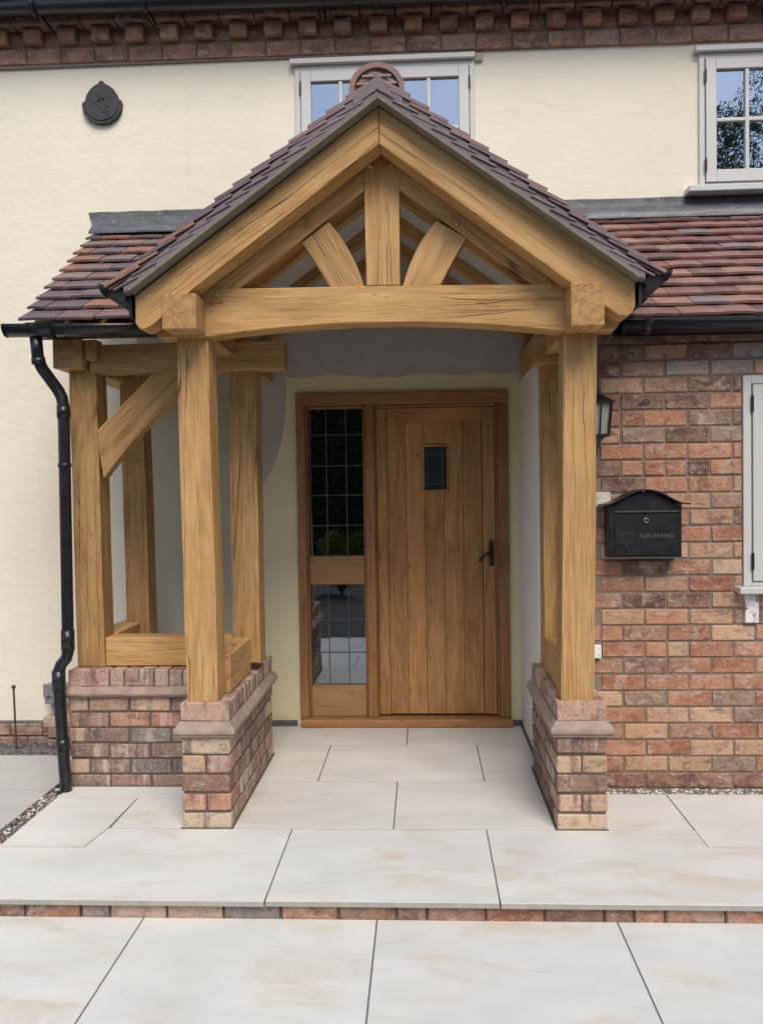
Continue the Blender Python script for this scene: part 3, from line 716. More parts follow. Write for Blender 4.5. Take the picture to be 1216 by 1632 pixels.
# ground floor window, only its left edge in view
gw = box('window', PAINT, 1.528, 2.9, .60, .615, .985, 1.0, house, label='ground floor casement window at the right edge of the brick wall')
box('frame', PAINT, 1.528, 1.566, .500, .60, .981, 1.985, gw, .002); box('frame', PAINT, 1.567, 2.9, .501, .60, 1.945, 1.985, gw, .002); box('frame', PAINT, 1.567, 2.9, .501, .60, .981, 1.000, gw, .002)
box('casement_stile', PAINT, 1.571, 1.632, .492, .56, 1.004, 1.941, gw, .003); box('casement_rail', PAINT, 1.633, 2.9, .493, .56, 1.875, 1.941, gw, .003); box('casement_rail', PAINT, 1.633, 2.9, .493, .56, 1.004, 1.075, gw, .003)
pane(gw, 1.632, 2.9, .53, 1.075, 1.875, GLASS)
for hz in (1.85, 1.10): box('hinge', BLACKM, 1.562, 1.574, .486, .498, hz - .04, hz + .04, gw, .002)
box('sill', PAINT, 1.488, 2.95, .435, .60, .949, .980, gw, .004)
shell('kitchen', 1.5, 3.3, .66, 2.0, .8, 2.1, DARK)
s = NT('flaking_paint'); n = s.noise(s.coord((1, 1, .6)), 26, 6, .7, 1); FLAKE = s.fin(s.ramp(n, [(.40, (.20, .15, .13)), (.47, (.72, .71, .72)), (1.0, (.80, .79, .80))]), .8, s.bump(n, .6, .006), .2)
box('sill_bracket', FLAKE, 1.530, 1.594, .486, .58, .805, .947, ext, .005, 2, label='brick end with flaking white paint under the window sill')
brick(ext, .80, .905, .503, .60, 1.372, 1.44, [((.66, .64, .61), 1)], label='brick smeared with white paint beside the mailbox')
# barge of the extension end wall seen above (dark soffit)
box('soffit', SOF, .76, 3.4, .40, .52, 2.185, 2.20, house)
box('fascia', BLACKM, .90, 3.4, .40, .412, 2.165, 2.25, house)

# ------------------------------------------------------------------ lean-to roofs
def leanto(parent, x0f, x1, ye, ze, yt, zt_, gauge, rows, tw, pal, skip, name, label):
    sl_ = math.atan2(zt_ - ze, yt - ye); d = Vector((0, math.cos(sl_), math.sin(sl_))); nrm = Vector((0, -math.sin(sl_), math.cos(sl_)))
    L = math.hypot(yt - ye, zt_ - ze)
    bm = bmesh.new(); a0 = x0f(0) + .02; a1 = x0f(1) + .02
    e0 = Vector((0, ye + .03, ze)) - nrm * .035 + d * .0; e1 = Vector((0, yt, zt_ + .02)) - nrm * .035
    vv = []
    for e, a in ((e0, a0), (e1, a1)):
        for xx in (a, x1):
            for t in (0, -.022): vv.append(bm.verts.new((xx, (e + nrm * t).y, (e + nrm * t).z)))
    for f in ((0, 2, 6, 4), (1, 5, 7, 3), (0, 4, 5, 1), (2, 3, 7, 6), (0, 1, 3, 2), (4, 6, 7, 5)): bm.faces.new([vv[i] for i in f])
    rf = link(name, me_from(bm, name, OAKD if x1 < 0 else SOF), None, parent, label=label)
    tilt = math.atan2(.020, gauge)
    for r_ in range(rows):
        s0 = r_ * gauge; t = s0 / L; xa = x0f(t)
        off = -(r_ % 2) * tw / 2
        x = xa + off
        if off: x = xa + off
        while x < x1 - .01:
            a, b = max(x, xa), min(x + tw, x1)
            if b - a > .03:
                p = Vector((0, ye, ze)) + d * (s0 + rnd.uniform(-.004, .004)) + nrm * (.010 + rnd.uniform(0, .005))
                if not skip((a + b) / 2, p.y + .03, p.z):
                    me = tile_mesh(round(b - a - .003, 2), .20 if gauge < .13 else .235, .013, rnd.randrange(4))
                    Ml = Matrix.Translation((( a + b) / 2, p.y, p.z)) @ Matrix.Rotation(sl_ - tilt, 4, 'X') @ Matrix.Rotation(rnd.uniform(-.012, .012), 4, 'Z') @ Matrix.Rotation(rnd.uniform(-.008, .008), 4, 'Y')
                    link('roof_tile', me, Ml, rf, pick(pal))
            x += tw
    return rf
AX = -.158; AZ = 3.031; SL = .722        # porch rafters: apex and slope
def porch_z(x): return AZ - SL * abs(x - AX)
leanR = leanto(house, lambda t: .70, 3.2, .43, 2.248, 1.60, 3.092, .1175, 12, .172, TC_R, lambda x, y, z: z < porch_z(x) + .03, 'lean_to_roof', 'reddish clay tiled lean-to roof right of the porch')

def flashing(parent, x0, x1, x0b, z0, z1, yb, yt_, zb):
    bm = bmesh.new(); n = 26; rr = random.Random(int(x0 * 100)); cols_ = []
    for i in range(n + 1):
        t = i / n; x = x0 + (x1 - x0) * t; xb = x0b + (x1 - x0b) * t; w_ = rr.uniform(-.002, .002)
        cols_.append([bm.verts.new((x, yt_, z1 + w_)), bm.verts.new((x, yt_ - .004, z1 + w_)), bm.verts.new((x + (xb - x) * .5, yt_ - .014, (z0 + z1) / 2)), bm.verts.new((xb, yt_ - .045, z0 + .02)), bm.verts.new((xb, yb, zb + rr.uniform(-.003, .003))), bm.verts.new((xb, yb + .004, zb - .006))])
    for i in range(n):
        for k in range(5): bm.faces.new((cols_[i][k], cols_[i + 1][k], cols_[i + 1][k + 1], cols_[i][k + 1]))
    return link('lead_flashing', me_from(bm, 'lead_flashing', LEAD, None, True), None, parent)
flashing(leanR, .60, 3.2, .60, 3.115, 3.208, 1.485, WY - .001, 3.052)
ga, gb = (.93, .355, 2.222), (3.3, .355, 2.215)
gr = half_gutter('lean_to_gutter', ga, gb, .055, house, label='black half-round gutter under the right lean-to roof')
for f_ in (.045, .275, .34, .8): union(gr, ga, gb, f_, .055, .035 if f_ != .275 else .012)

# =================================================================== PORCH
porch = root('oak_porch', 'open gabled green oak porch with arched tie beam and clay tiled roof', 'porch', (-.16, .02, 0))
# posts (front pair, right rear, bay posts)
post('post', -.971, .09, -.986, .09, .552, 2.15, .139, .140, porch)
post('post', .652, .09, .676, .09, .552, 2.15, .139, .140, porch)
post('post', .665, .68, .668, .68, .552, 2.15, .135, .135, porch)
post('post', -.899, .69, -.897, .69, .60, 2.09, .135, .14, porch)
post('post', -1.690, .65, -1.699, .65, .592, 2.09, .140, .14, porch)
post('post', -1.620, 1.17, -1.634, 1.17, .60, 2.12, .130, .14, porch)
# sill beams on the brickwork
box('sill_beam', OAK, -1.618, -.969, .590, .705, .592, .738, porch, .006, 2, 'x')
box('sill_beam', OAK, -1.740, -1.610, .722, 1.40, .595, .735, porch, .006, 2, 'y')
box('sill_beam', OAK, -1.015, -.880, .162, .620, .555, .728, porch, .006, 2, 'y')
box('sill_beam', OAK, .595, .725, .162, .612, .555, .728, porch, .006, 2, 'y')
# wall plates with their projecting ends
box('wall_plate', OAK, -1.064, -.921, -.15, 1.615, 2.143, 2.289, porch, .005, 2, 'y')
box('wall_plate', OAK, .608, .742, -.15, 1.615, 2.118, 2.289, porch, .005, 2, 'y')
box('bay_plate', OAK, -1.655, -.675, .560, .690, 2.074, 2.213, porch, .006, 2, 'x')
box('bay_plate', OAK, .55, .800, .560, .690, 2.074, 2.213, porch, .006, 2, 'x')
box('bay_side_plate', OAK, -1.815, -1.668, .500, 1.615, 2.090, 2.235, porch, .008, 2, 'y')
box('tenon_end', OAK, -1.664, -1.602, .520, .60, 2.132, 2.232, porch, .004, 2, 'y')
# arched tie beam
TX0, TX1 = -1.165, .853
pts = [(TX0 + .02, 2.30), (TX0, 2.26), (TX0, 2.185), (TX0 + .04, 2.137), (-.93, 2.137)]
N = 22
for i in range(N + 1):
    t = i / N; x = -.915 + (.600 + .915) * t; pts.append((x, 2.137 - .012 * t + .050 * (1 - (2 * t - 1) ** 2) ** 1.0))
pts += [(.82, 2.128), (TX1, 2.18), (TX1, 2.255), (TX1 - .02, 2.295), (.60, 2.322), (-.16, 2.334), (-.915, 2.340)]
prism('tie_beam', pts, 0.0, .128, porch, 0, b=.004)
# king post
prism('king_post', [(-.227, 2.337), (-.084, 2.335), (-.080, 2.86), (-.158, 2.93), (-.230, 2.86)], .002, .132, porch, math.pi / 2, b=.004)
# principal rafters
prism('principal_rafter', [(-.229, 2.741), (-.229, 2.90), (-1.06, 2.29), (-.96, 2.26), (-.86, 2.275)], .008, .122, porch, R(36.1), b=.004)
prism('principal_rafter', [(-.083, 2.741), (.555, 2.265), (.66, 2.25), (.76, 2.28), (-.083, 2.90)], .008, .122, porch, R(-36.1), b=.004)
# curved braces
def brace(top_l, top_r, bot_l, bot_r, bulge_l, bulge_r, ang):
    n = 8; L_, R_ = [], []
    for i in range(n + 1):
        t = i / n; k = 4 * t * (1 - t)
        L_.append((bot_l[0] + (top_l[0] - bot_l[0]) * t + bulge_l[0] * k, bot_l[1] + (top_l[1] - bot_l[1]) * t + bulge_l[1] * k))
        R_.append((bot_r[0] + (top_r[0] - bot_r[0]) * t + bulge_r[0] * k, bot_r[1] + (top_r[1] - bot_r[1]) * t + bulge_r[1] * k))
    return L_ + R_[::-1]
prism('brace', brace((-.500, 2.53), (-.385, 2.615), (-.384, 2.335), (-.235, 2.333), (.002, .003), (.012, .015), 0), .012, .112, porch, R(118), b=.004)
prism('brace', brace((.075, 2.605), (.200, 2.53), (-.072, 2.332), (.089, 2.334), (-.014, .016), (-.002, .003), 0), .012, .112, porch, R(62), b=.004)
# outer (gable) rafters
foot = lambda sx, fx, z: None
prism('rafter', [(AX, 3.031), (AX, 2.879), (-.942, 2.308), (-1.105, 2.170), (-1.141, 2.150), (-1.166, 2.152), (-1.182, 2.174), (-1.182, 2.287)], -.130, -.004, porch, R(36.1), b=.006)
prism('rafter', [(AX + .001, 3.031), (.869, 2.298), (.869, 2.195), (.857, 2.168), (.837, 2.155), (.805, 2.158), (.587, 2.312), (AX + .001, 2.879)], -.130, -.004, porch, R(-35.5), b=.006)
# common rafters, purlin line and ceiling boards
for yy in (.55, 1.05, 1.54):
    for sx in (-1, 1):
        ex = -1.20 if sx < 0 else .88
        if yy > .45: ex = -1.04 if sx < 0 else .72
        prism('common_rafter', [(AX + sx * .002, 3.026), (ex, porch_z(ex) - .005), (ex, porch_z(ex) - .098), (AX + sx * .002, 2.925)], yy, yy + .07, porch, R(36 if sx < 0 else -36), b=.003)
for sx in (-1, 1):
    ex = -1.05 if sx < 0 else .74
    prism('ceiling_board', [(AX, 3.020), (ex, porch_z(ex) - .012), (ex, porch_z(ex) - .032), (AX, 3.000)], .14, 1.6, porch, 0, BOARD, 0)
for p_ in ((.28, .66), (.87, .84)):
    pass
# knee brace of the side bay
prism('knee_brace', brace((-1.332, 2.080), (-1.075, 2.080), (-1.640, 1.780), (-1.606, 1.545), (0, .0), (-.012, .022), 0) , .585, .665, porch, R(45), b=.004)
# oak pegs
for px_, pz_ in ((-.473, 2.607), (-.202, 2.839), (-.117, 2.836), (.157, 2.586), (-.868, 2.315), (.548, 2.313)):
    bm = bmesh.new(); tube(bm, [(px_, .03, pz_), (px_, -.008, pz_), (px_, -.014, pz_)], [.0135, .0125, .006], 8); link('peg', me_from(bm, 'peg', OAK, Matrix.Translation((px_, 0, pz_))), Matrix.Translation((px_, 0, pz_)), porch)
for px_, pz_ in ((-1.655, 1.90), (-1.655, 1.845)):
    bm = bmesh.new(); tube(bm, [(px_, .60, pz_), (px_, .579, pz_), (px_, .577, pz_)], [.010, .009, .004], 8); link('peg', me_from(bm, 'peg', OAKD, Matrix.Translation((px_, .58, pz_))), Matrix.Translation((px_, .58, pz_)), porch)

# ---- porch roof
GA = .0965; SANG = math.atan(SL); NR = 14
proof = root('x', None, None); bpy.data.objects.remove(proof)
ud = []
for sx, ex in ((-1, -1.185), (1, .872)):
    o = prism('undercloak', [(AX, AZ + .014), (AX, AZ + .003), (ex, porch_z(ex) + .003), (ex - .008 * -sx, porch_z(ex) + .012)], -.196, .02, porch, R(-36 * sx), UNDER, .002); ud.append(o)
roof = prism('porch_roof', [(AX, AZ + .086), (AX, AZ + .016), (.895, porch_z(.895) + .016), (.90, porch_z(.90) + .060)], -.183, 1.6, porch, 0, VERGE, .004, label='steep plain clay tiled roof of the porch with mortared verges')
roof2 = prism('verge_mortar', [(AX, AZ + .086), (-1.215, porch_z(-1.215) + .060), (-1.21, porch_z(-1.21) + .016), (AX, AZ + .016)], -.184, 1.6, roof, 0, VERGE, .004)
tilt = R(7.5)
for sx in (-1, 1):
    dirv = Vector((-sx * math.cos(SANG), 0, math.sin(SANG)))  # up the slope
    nrm = Vector((sx * math.sin(SANG), 0, math.cos(SANG)))
    tipx = -1.245 if sx < 0 else .930
    base = Vector((tipx, 0, porch_z(tipx))) + nrm * .074
    Rm = Matrix(((0, dirv.x, nrm.x, 0), (sx * 1.0, 0, 0, 0), (0, dirv.z, nrm.z, 0), (0, 0, 0, 1)))
    # local x across (along y), local y up the slope, local z out of the roof
    total = abs(tipx - AX) / math.cos(SANG)
    for r_ in range(NR):
        s0 = r_ * total / NR * 1.0
        yy = -.192 + (.0 if r_ % 2 else 0.0); first = True
        while yy < 1.55:
            wd = .155 if not (first and r_ % 2) else .0775 * 1.5
            first = False
            mid = yy + wd / 2; p = base + dirv * s0
            lz = 2.27 + .70 * (mid - .42)
            inside = mid > .5 and p.z < lz - .02
            if not inside:
                lay = [0.0] if mid > 0 else [0.0]
                for q in lay:
                    pp = p + Vector((0, mid + rnd.uniform(-.003, .003), 0)) + nrm * (.002 + rnd.uniform(0, .003)) + dirv * rnd.uniform(-.003, .003)
                    Lt = min(.175, total - s0 + .01)
                    me = tile_mesh(round(wd - .002, 3), round(Lt, 2), .0125, rnd.randrange(4))
                    M = Matrix.Translation(pp) @ Rm @ Matrix.Rotation(-tilt, 4, 'X') @ Matrix.Rotation(rnd.uniform(-.012, .012), 4, 'Z')
                    link('roof_tile', me, M, roof, pick(TC_P))
            yy += wd
        # under tile of the double lap, seen only as an edge at the verge
        p = base + dirv * (s0 + .012) - nrm * .011
        Lt = min(.14, total - s0)
        if Lt > .05:
            me = tile_mesh(.15, round(Lt, 2), .009, rnd.randrange(4))
            M = Matrix.Translation(p + Vector((0, -.103, 0))) @ Rm @ Matrix.Rotation(-tilt * .8, 4, 'X')
            link('roof_tile', me, M, roof, pick(TC_P))
        if Lt > .09:   # slate packing slips bedded in the verge mortar
            me = tile_mesh(.05, round(Lt * .8, 2), .007, rnd.randrange(4))
            M = Matrix.Translation(base + dirv * (s0 + .03) - nrm * .030 + Vector((0, -.163 + rnd.uniform(-.003, .002), 0))) @ Rm @ Matrix.Rotation(-tilt * 1.1, 4, 'X')
            link('verge_slip', me, M, roof, jit((.17, .14, .155), .2))
# ridge tiles: half round, mortar filled front end
RZ = 3.078; RC = (AX - .004, RZ)
for i in range(5):
    y0_ = -.175 + i * .36; y1_ = min(y0_ + .356, 1.6); bm = bmesh.new(); n = 20; sec = []
    for yv in (y0_, y1_):
        o_ = [bm.verts.new((RC[0] + math.cos(math.pi * (k / n * 1.14 - .07)) * .112, yv, RC[1] + math.sin(math.pi * (k / n * 1.14 - .07)) * .108)) for k in range(n + 1)]
        i_ = [bm.verts.new((RC[0] + math.cos(math.pi * (k / n * 1.14 - .07)) * .091, yv, RC[1] + math.sin(math.pi * (k / n * 1.14 - .07)) * .087)) for k in range(n + 1)]
        sec.append((o_, i_))
    for k in range(n):
        bm.faces.new((sec[0][0][k], sec[0][0][k + 1], sec[1][0][k + 1], sec[1][0][k])); bm.faces.new((sec[0][1][k], sec[1][1][k], sec[1][1][k + 1], sec[0][1][k + 1]))
        for e in (0, 1): bm.faces.new((sec[e][0][k], sec[e][1][k], sec[e][1][k + 1], sec[e][0][k + 1]))
    for k in (0, n): bm.faces.new((sec[0][0][k], sec[0][1][k], sec[1][1][k], sec[1][0][k]))
    link('ridge_tile', me_from(bm, 'ridge_tile', TILE), None, roof, (.25, .13, .105))
bm = bmesh.new(); rr = random.Random(4)
grid = []
for i in range(9):
    row = []
    for k in range(17):
        rad = .0905 * i / 8; t_ = math.pi * (k / 16 * 1.14 - .07)
        row.append(bm.verts.new((RC[0] + math.cos(t_) * rad, -.158 + rr.uniform(-.006, .004) - (.006 if i % 3 == 0 else 0), RC[1] + math.sin(t_) * rad * .96)))
    grid.append(row)
for i in range(8):
    for k in range(16): bm.faces.new((grid[i][k], grid[i][k + 1], grid[i + 1][k + 1], grid[i + 1][k]))
link('ridge_mortar', me_from(bm, 'ridge_mortar', mat_mortar('ridge_mortar', (.33, .25, .235))), None, roof)
for zz, ww in ((RZ + .055, .12), (RZ + .025, .165), (RZ - .005, .17)):
    box('tile_slip', TILE, RC[0] - ww / 2, RC[0] + ww / 2, -.172, -.15, zz - .006, zz + .006, roof, .003, 1, None, col=(.30, .22, .20))
prism('verge_apex_mortar', [(AX, 3.128), (AX - .10, 3.050), (AX - .10, 3.005), (AX, 3.072), (AX + .10, 3.005), (AX + .10, 3.050)], -.190, -.15, roof, 0, VERGE, .004)

# gutters of the porch, running back from the gable
for nm, gx, e in (('porch_gutter', -1.262, -1), ('porch_gutter', .948, 1)):
    a_, b_ = (gx, -.165, 2.330), (gx, .52, 2.318)
    gt = half_gutter(nm, a_, b_, .057, porch, label='black gutter along the %s eave of the porch' % ('left' if e < 0 else 'right'))
    union(gt, a_, b_, .55, .057, .03)
    box('fascia', BLACKM, gx - e * .058 - .006, gx - e * .058 + .006, -.125, .5, 2.20, 2.315, gt)

# left lean-to over the bay
leanL = leanto(porch, lambda t: -1.945 - .085 * t, -.80, .42, 2.300, 1.60, 3.075, .1415, 10, .188, TC_L, lambda x, y, z: z < porch_z(x) + .03, 'bay_roof', 'dark clay tiled lean-to roof over the side bay')
flashing(leanL, -2.055, -1.0, -2.015, 3.115, 3.222, 1.50, WY - .001, 3.062)
ga, gb = (-1.968, .355, 2.276), (-1.22, .355, 2.262)
gl = half_gutter('bay_gutter', ga, gb, .055, porch, label='black half-round gutter over the side bay, feeding the downpipe')
union(gl, ga, gb, .235, .055, .12)
prism('bay_rafter_end', [(-1.90, 2.24), (-1.90, 2.26), (-1.2, 2.26), (-1.2, 2.24)], .43, .55, porch, 0, SOF, 0)
# downpipe
bm = bmesh.new(); py = .452
P = [(-1.832, .36, 2.225), (-1.832, .37, 2.16), (-1.832, .38, 2.115), (-1.822, .40, 2.075), (-1.80, .43, 2.03), (-1.768, .45, 1.975), (-1.752, py, 1.94), (-1.746, py, 1.90), (-1.745, py, 1.80), (-1.752, py, .74), (-1.754, py, .69), (-1.762, py, .66), (-1.79, py, .628), (-1.80, py, .60), (-1.803, py, .56), (-1.80, py, .45), (-1.79, py, .2), (-1.782, py, .06), (-1.778, py, -.07)]
tube(bm, P, .0285, 16)
dp = link('downpipe', me_from(bm, 'downpipe', BLACK, None, True), None, porch, label='black plastic downpipe kinking round the plinth')
for (a, b) in (((-1.832, .378, 2.125), (-1.830, .382, 2.095)), ((-1.8455 + .1, py, 1.90), (-1.745, py, 1.84)), ((-1.752, py, .80), (-1.753, py, .70)), ((-1.803, py, .60), (-1.803, py, .50)), ((-1.792, py, .26), (-1.789, py, .205)), ((-1.746, py, 1.62), (-1.7465, py, 1.60))):
    bm = bmesh.new(); tube(bm, [a, tuple((Vector(a) + Vector(b)) / 2), b], .0325, 16); link('pipe_collar', me_from(bm, 'pipe_collar', BLACK, None, True), None, dp)


# =================================================================== BRICK PLINTHS
def cornice(parent, path, zc, h, out):
    """moulded plinth course swept along a path (outward side on the right), mitred"""
    prof = [(0.0, h), (out * .45, h * .80), (out, h * .50), (out * 1.04, h * .30), (out * .92, h * .20), (out * .62, h * .22), (out * .70, h * .04), (out * .55, 0), (-.01, 0)]
    P2 = []
    for i in range(len(path) - 1):
        a, b = Vector(path[i]), Vector(path[i + 1]); n = max(1, int((b - a).length / .045))
        for k in range(n): P2.append((a + (b - a) * k / n, i, k == 0))
    P2.append((Vector(path[-1]), len(path) - 2, True))
    bm = bmesh.new(); rings = []; rr = random.Random(int(zc * 1000))
    for p, i, corner in P2:
        d = (Vector(path[i + 1]) - Vector(path[i])).normalized(); nrm = Vector((d.y, -d.x)); off = nrm
        if corner and 0 < i and (p - Vector(path[i])).length < 1e-6:
            d0 = (Vector(path[i]) - Vector(path[i - 1])).normalized(); n0 = Vector((d0.y, -d0.x)); off = nrm + n0
        w1, w2 = rr.uniform(-.0022, .0022), rr.uniform(-.0018, .0018)
        if corner: w1 = w2 = 0
        rings.append([bm.verts.new((p.x + off.x * (o + (w1 if o > .01 else 0)), p.y + off.y * (o + (w1 if o > .01 else 0)), zc + z + w2)) for o, z in prof])
    for i in range(len(rings) - 1):
        for k in range(len(prof) - 1): bm.faces.new((rings[i][k], rings[i + 1][k], rings[i + 1][k + 1], rings[i][k + 1]))
    bm.faces.new(rings[0]); bm.faces.new(rings[-1])
    c = Vector((path[0][0], path[0][1], zc)); M = Matrix.Translation(c)
    link('cornice', me_from(bm, 'cornice', mat_plain('cornice_clay', (.34, .26, .215), .85, .28, .9, .2, 0, 16, .006), M), M, parent)

def pier_courses(parent, x0, x1, y0, yend, ztop, pitch, inner, side_pal, ybay=None):
    """front pier one brick wide, bonded into a side wall running back; inner=+1 when the doorway side is +x"""
    k = 0; z1 = ztop
    while z1 > .0:
        z0 = max(z1 - pitch + .0115, -.03); T = .098; j = .0115
        if k % 2 == 0:
            brick(parent, x0, x1, y0, y0 + T, z0, z1, PIERC); ys = y0 + T + j
        else:
            m = (x0 + x1) / 2
            brick(parent, x0, m - j / 2, y0, y0 + .2, z0, z1, [((.55, .37, .26), 2), ((.48, .27, .18), 2), ((.50, .42, .36), 1)]); brick(parent, m + j / 2, x1, y0, y0 + .2, z0, z1, [((.55, .37, .26), 2), ((.48, .27, .18), 2), ((.46, .30, .22), 1)]); ys = y0 + .2 + j
        for xa, xb, ye in ((x1 - T, x1, yend if inner > 0 else ybay), (x0, x0 + T, yend if inner < 0 else ybay)):
            y = ys
            while y < ye - .03:
                b = min(y + .205, ye); brick(parent, xa, xb, y, b, z0, z1, side_pal); y = b + j
        z1 -= pitch; k += 1
def soldier_x(parent, x0, x1, y0, y1, z0, z1):
    x = x0
    while x < x1 - .02:
        b = min(x + .066 + rnd.uniform(-.003, .003), x1); brick(parent, x, b, y0, y1, z0, z1 + rnd.uniform(-.002, .001), SOLDC); x = b + .008
def soldier_y(parent, x0, x1, y0, y1, z0, z1):
    y = y0
    while y < y1 - .02:
        b = min(y + .066 + rnd.uniform(-.003, .003), y1); brick(parent, x0, x1, y, b, z0, z1 + rnd.uniform(-.002, .001), SOLDC); y = b + .008

LX0, LX1 = -1.065, -.852
pL = root('brick_plinth', 'L-shaped reclaimed brick plinth carrying the left front post and side bay', 'plinth', (-.96, .1, 0), 'brick plinths under the porch posts')
box('mortar_core', MORTARD, LX0 + .007, LX1 - .007, .007, 1.033, -.03, .545, pL)
pier_courses(pL, LX0, LX1, 0.0, 1.04, .402, .0840, 1, SIDEC, .50)
brick(pL, LX0, LX1, -.002, .10, .471, .552, [((.50, .34, .27), 1)])
soldier_y(pL, LX0, LX1 - .0, .108, 1.04, .471, .552)
cornice(pL, [(LX0, .52), (LX0, 0), (LX1, 0), (LX1, 1.04), (LX0, 1.04)], .404, .068, .028)
# bay
BX0 = -1.785; BY = .52
box('mortar_core', MORTARD, BX0 + .007, LX0 - .002, BY + .007, BY + .205, -.03, .580, pL)
box('mortar_core', MORTARD, BX0 + .007, BX0 + .205, BY + .205, 1.618, -.14, .580, pL)
z1 = .448; k = 0
BAYC = [((.25, .18, .15), 4), ((.33, .21, .165), 3), ((.42, .23, .165), 1.8), ((.50, .36, .27), 1.2), ((.21, .185, .18), 1.5)]
while z1 > .0:
    z0 = max(z1 - .0785 + .0105, -.03)
    x = BX0 if k % 2 else BX0 + .105
    if k % 2 == 0: brick(pL, BX0, BX0 + .095, BY, BY + .2, z0, z1, [((.52, .37, .27), 1)])
    while x < LX0 - .04:
        b = min(x + .198, LX0 - .002); brick(pL, x, b, BY, BY + .098, z0, z1, BAYC); x = b + .0105
    y = BY + (.109 if k % 2 else .212)
    while y < 1.58:
        b = min(y + .205, 1.615); brick(pL, BX0, BX0 + .098, y, b, z0, z1, SIDEC); y = b + .0115
    z1 -= .0785; k += 1
brick(pL, BX0, BX0 + .205, BY - .002, BY + .10, .503, .586, [((.47, .31, .25), 1)])
soldier_x(pL, BX0 + .214, LX0 - .004, BY, BY + .21, .503, .586)
soldier_y(pL, BX0, BX0 + .21, BY + .108, 1.615, .503, .586)
cornice(pL, [(BX0, 1.615), (BX0, BY), (LX0 + .002, BY)], .452, .052, .028)

for q in ((LX1 - .002, LX1 + .009, -.001, 1.045), (LX0 - .009, LX1 + .009, -.009, -.0005)): box('foot_shade_seal', MORTARD, q[0], q[1], q[2], q[3], -.01, .0035, pL)  # dark grout line, also standing in for contact shade at the foot
box('foot_shade_seal', MORTARD, BX0 - .004, LX0 - .010, BY - .008, BY - .001, -.01, .0035, pL)
RX0, RX1 = .558, .770
pR = root('brick_plinth', 'narrow reclaimed brick plinth under the right front post, beside the brick wall', 'plinth', (.66, .1, 0), 'brick plinths under the porch posts')
box('mortar_core', MORTARD, RX0 + .007, RX1 - .007, .007, .81, -.03, .545, pR)
pier_courses(pR, RX0, RX1, 0.0, .818, .402, .0840, -1, SIDEC, .50)
brick(pR, RX0, RX1, -.002, .10, .471, .552, [((.47, .29, .23), 1)])
soldier_y(pR, RX0, RX1, .108, .818, .471, .552)
cornice(pR, [(RX0, .818), (RX0, 0), (RX1, 0), (RX1, .50)], .404, .068, .028)

for q in ((RX0 - .010, RX0 + .002, -.001, .82), (RX0 - .010, RX1 + .004, -.009, -.0015)): box('foot_shade_seal', MORTARD, q[0], q[1], q[2], q[3], -.01, .0035, pR)
box('foot_shade_seal', MORTARD, .584, .598, .822, 1.612, -.01, .0035, pR)
# =================================================================== THINGS ON THE WALLS
mb = root('mailbox', 'black metal mailbox with arched lid and small lock on the brick wall', 'mailbox', (1.04, .505, 1.13))
bm = bmesh.new(); n = 16; x0, x1 = .872, 1.208
arch = [(x0, 1.128), (x1, 1.128), (x1, 1.372)]
for i in range(1, n): 
    t = i / n; arch.append((x1 + (x0 - x1) * t, 1.372 + .066 * math.sin(math.pi * t) ** 1.5))
arch.append((x0, 1.372))
prism('mailbox_body', arch, .402, .505, mb, 0, BLACKM, .004)
bm = bmesh.new(); rows = []
for i in range(25):
    t = i / 24; xx = .842 + (1.243 - .842) * t
    u = (xx - x0 + .012) / (x1 - x0 + .024); zz = 1.378 + (.068 * math.sin(math.pi * min(1, max(0, u))) ** 1.5)
    rows.append([bm.verts.new((xx, yy, zz + dz)) for yy, dz in ((.375, .0), (.506, .0), (.506, .006), (.375, .006))])
for i in range(24):
    for k in range(4): bm.faces.new((rows[i][k], rows[i][(k + 1) % 4], rows[i + 1][(k + 1) % 4], rows[i + 1][k]))
bm.faces.new(rows[0]); bm.faces.new(rows[-1])
link('lid', me_from(bm, 'lid', BLACKM), None, mb)
box('door_panel', BLACKM, .898, 1.186, .396, .403, 1.142, 1.332, mb, .002)
box('slot_rail', mat_plain('worn_edge', (.09, .09, .10), .3, .1, .1, .6, .3), .898, 1.192, .392, .403, 1.343, 1.350, mb, .002)
box('bottom_lip', mat_plain('worn_edge_low', (.11, .11, .115), .35, .1, .1, .6, .3), .874, 1.208, .396, .404, 1.128, 1.132, mb, .001)
bm = bmesh.new(); tube(bm, [(1.041, .397, 1.306), (1.041, .389, 1.306), (1.041, .387, 1.306)], [.0115, .0115, .009], 16); link('lock', me_from(bm, 'lock', CHROME), None, mb)
box('key_slot', BLACKM, 1.0395, 1.0425, .3855, .387, 1.299, 1.310, mb)
def lettering(txt, x, z, size, y, width, parent, mat=LETTER, name='lettering'):
    cu = bpy.data.curves.new('t', 'FONT'); cu.body = txt; cu.size = size; cu.extrude = .0004
    o = bpy.data.objects.new('t', cu); me = bpy.data.meshes.new_from_object(o); bpy.data.objects.remove(o)
    xs_ = [v.co.x for v in me.vertices]; sc = width / (max(xs_) - min(xs_)); mn = min(xs_)
    for v in me.vertices: v.co.x = (v.co.x - mn) * sc
    me.materials.clear(); me.materials.append(mat)
    return link(name, me, Matrix.Translation((x, y, z)) @ Matrix.Rotation(math.pi / 2, 4, 'X'), parent)
lettering('KEILWAND', 1.015, 1.2245, .027, .3953, .156, mb)
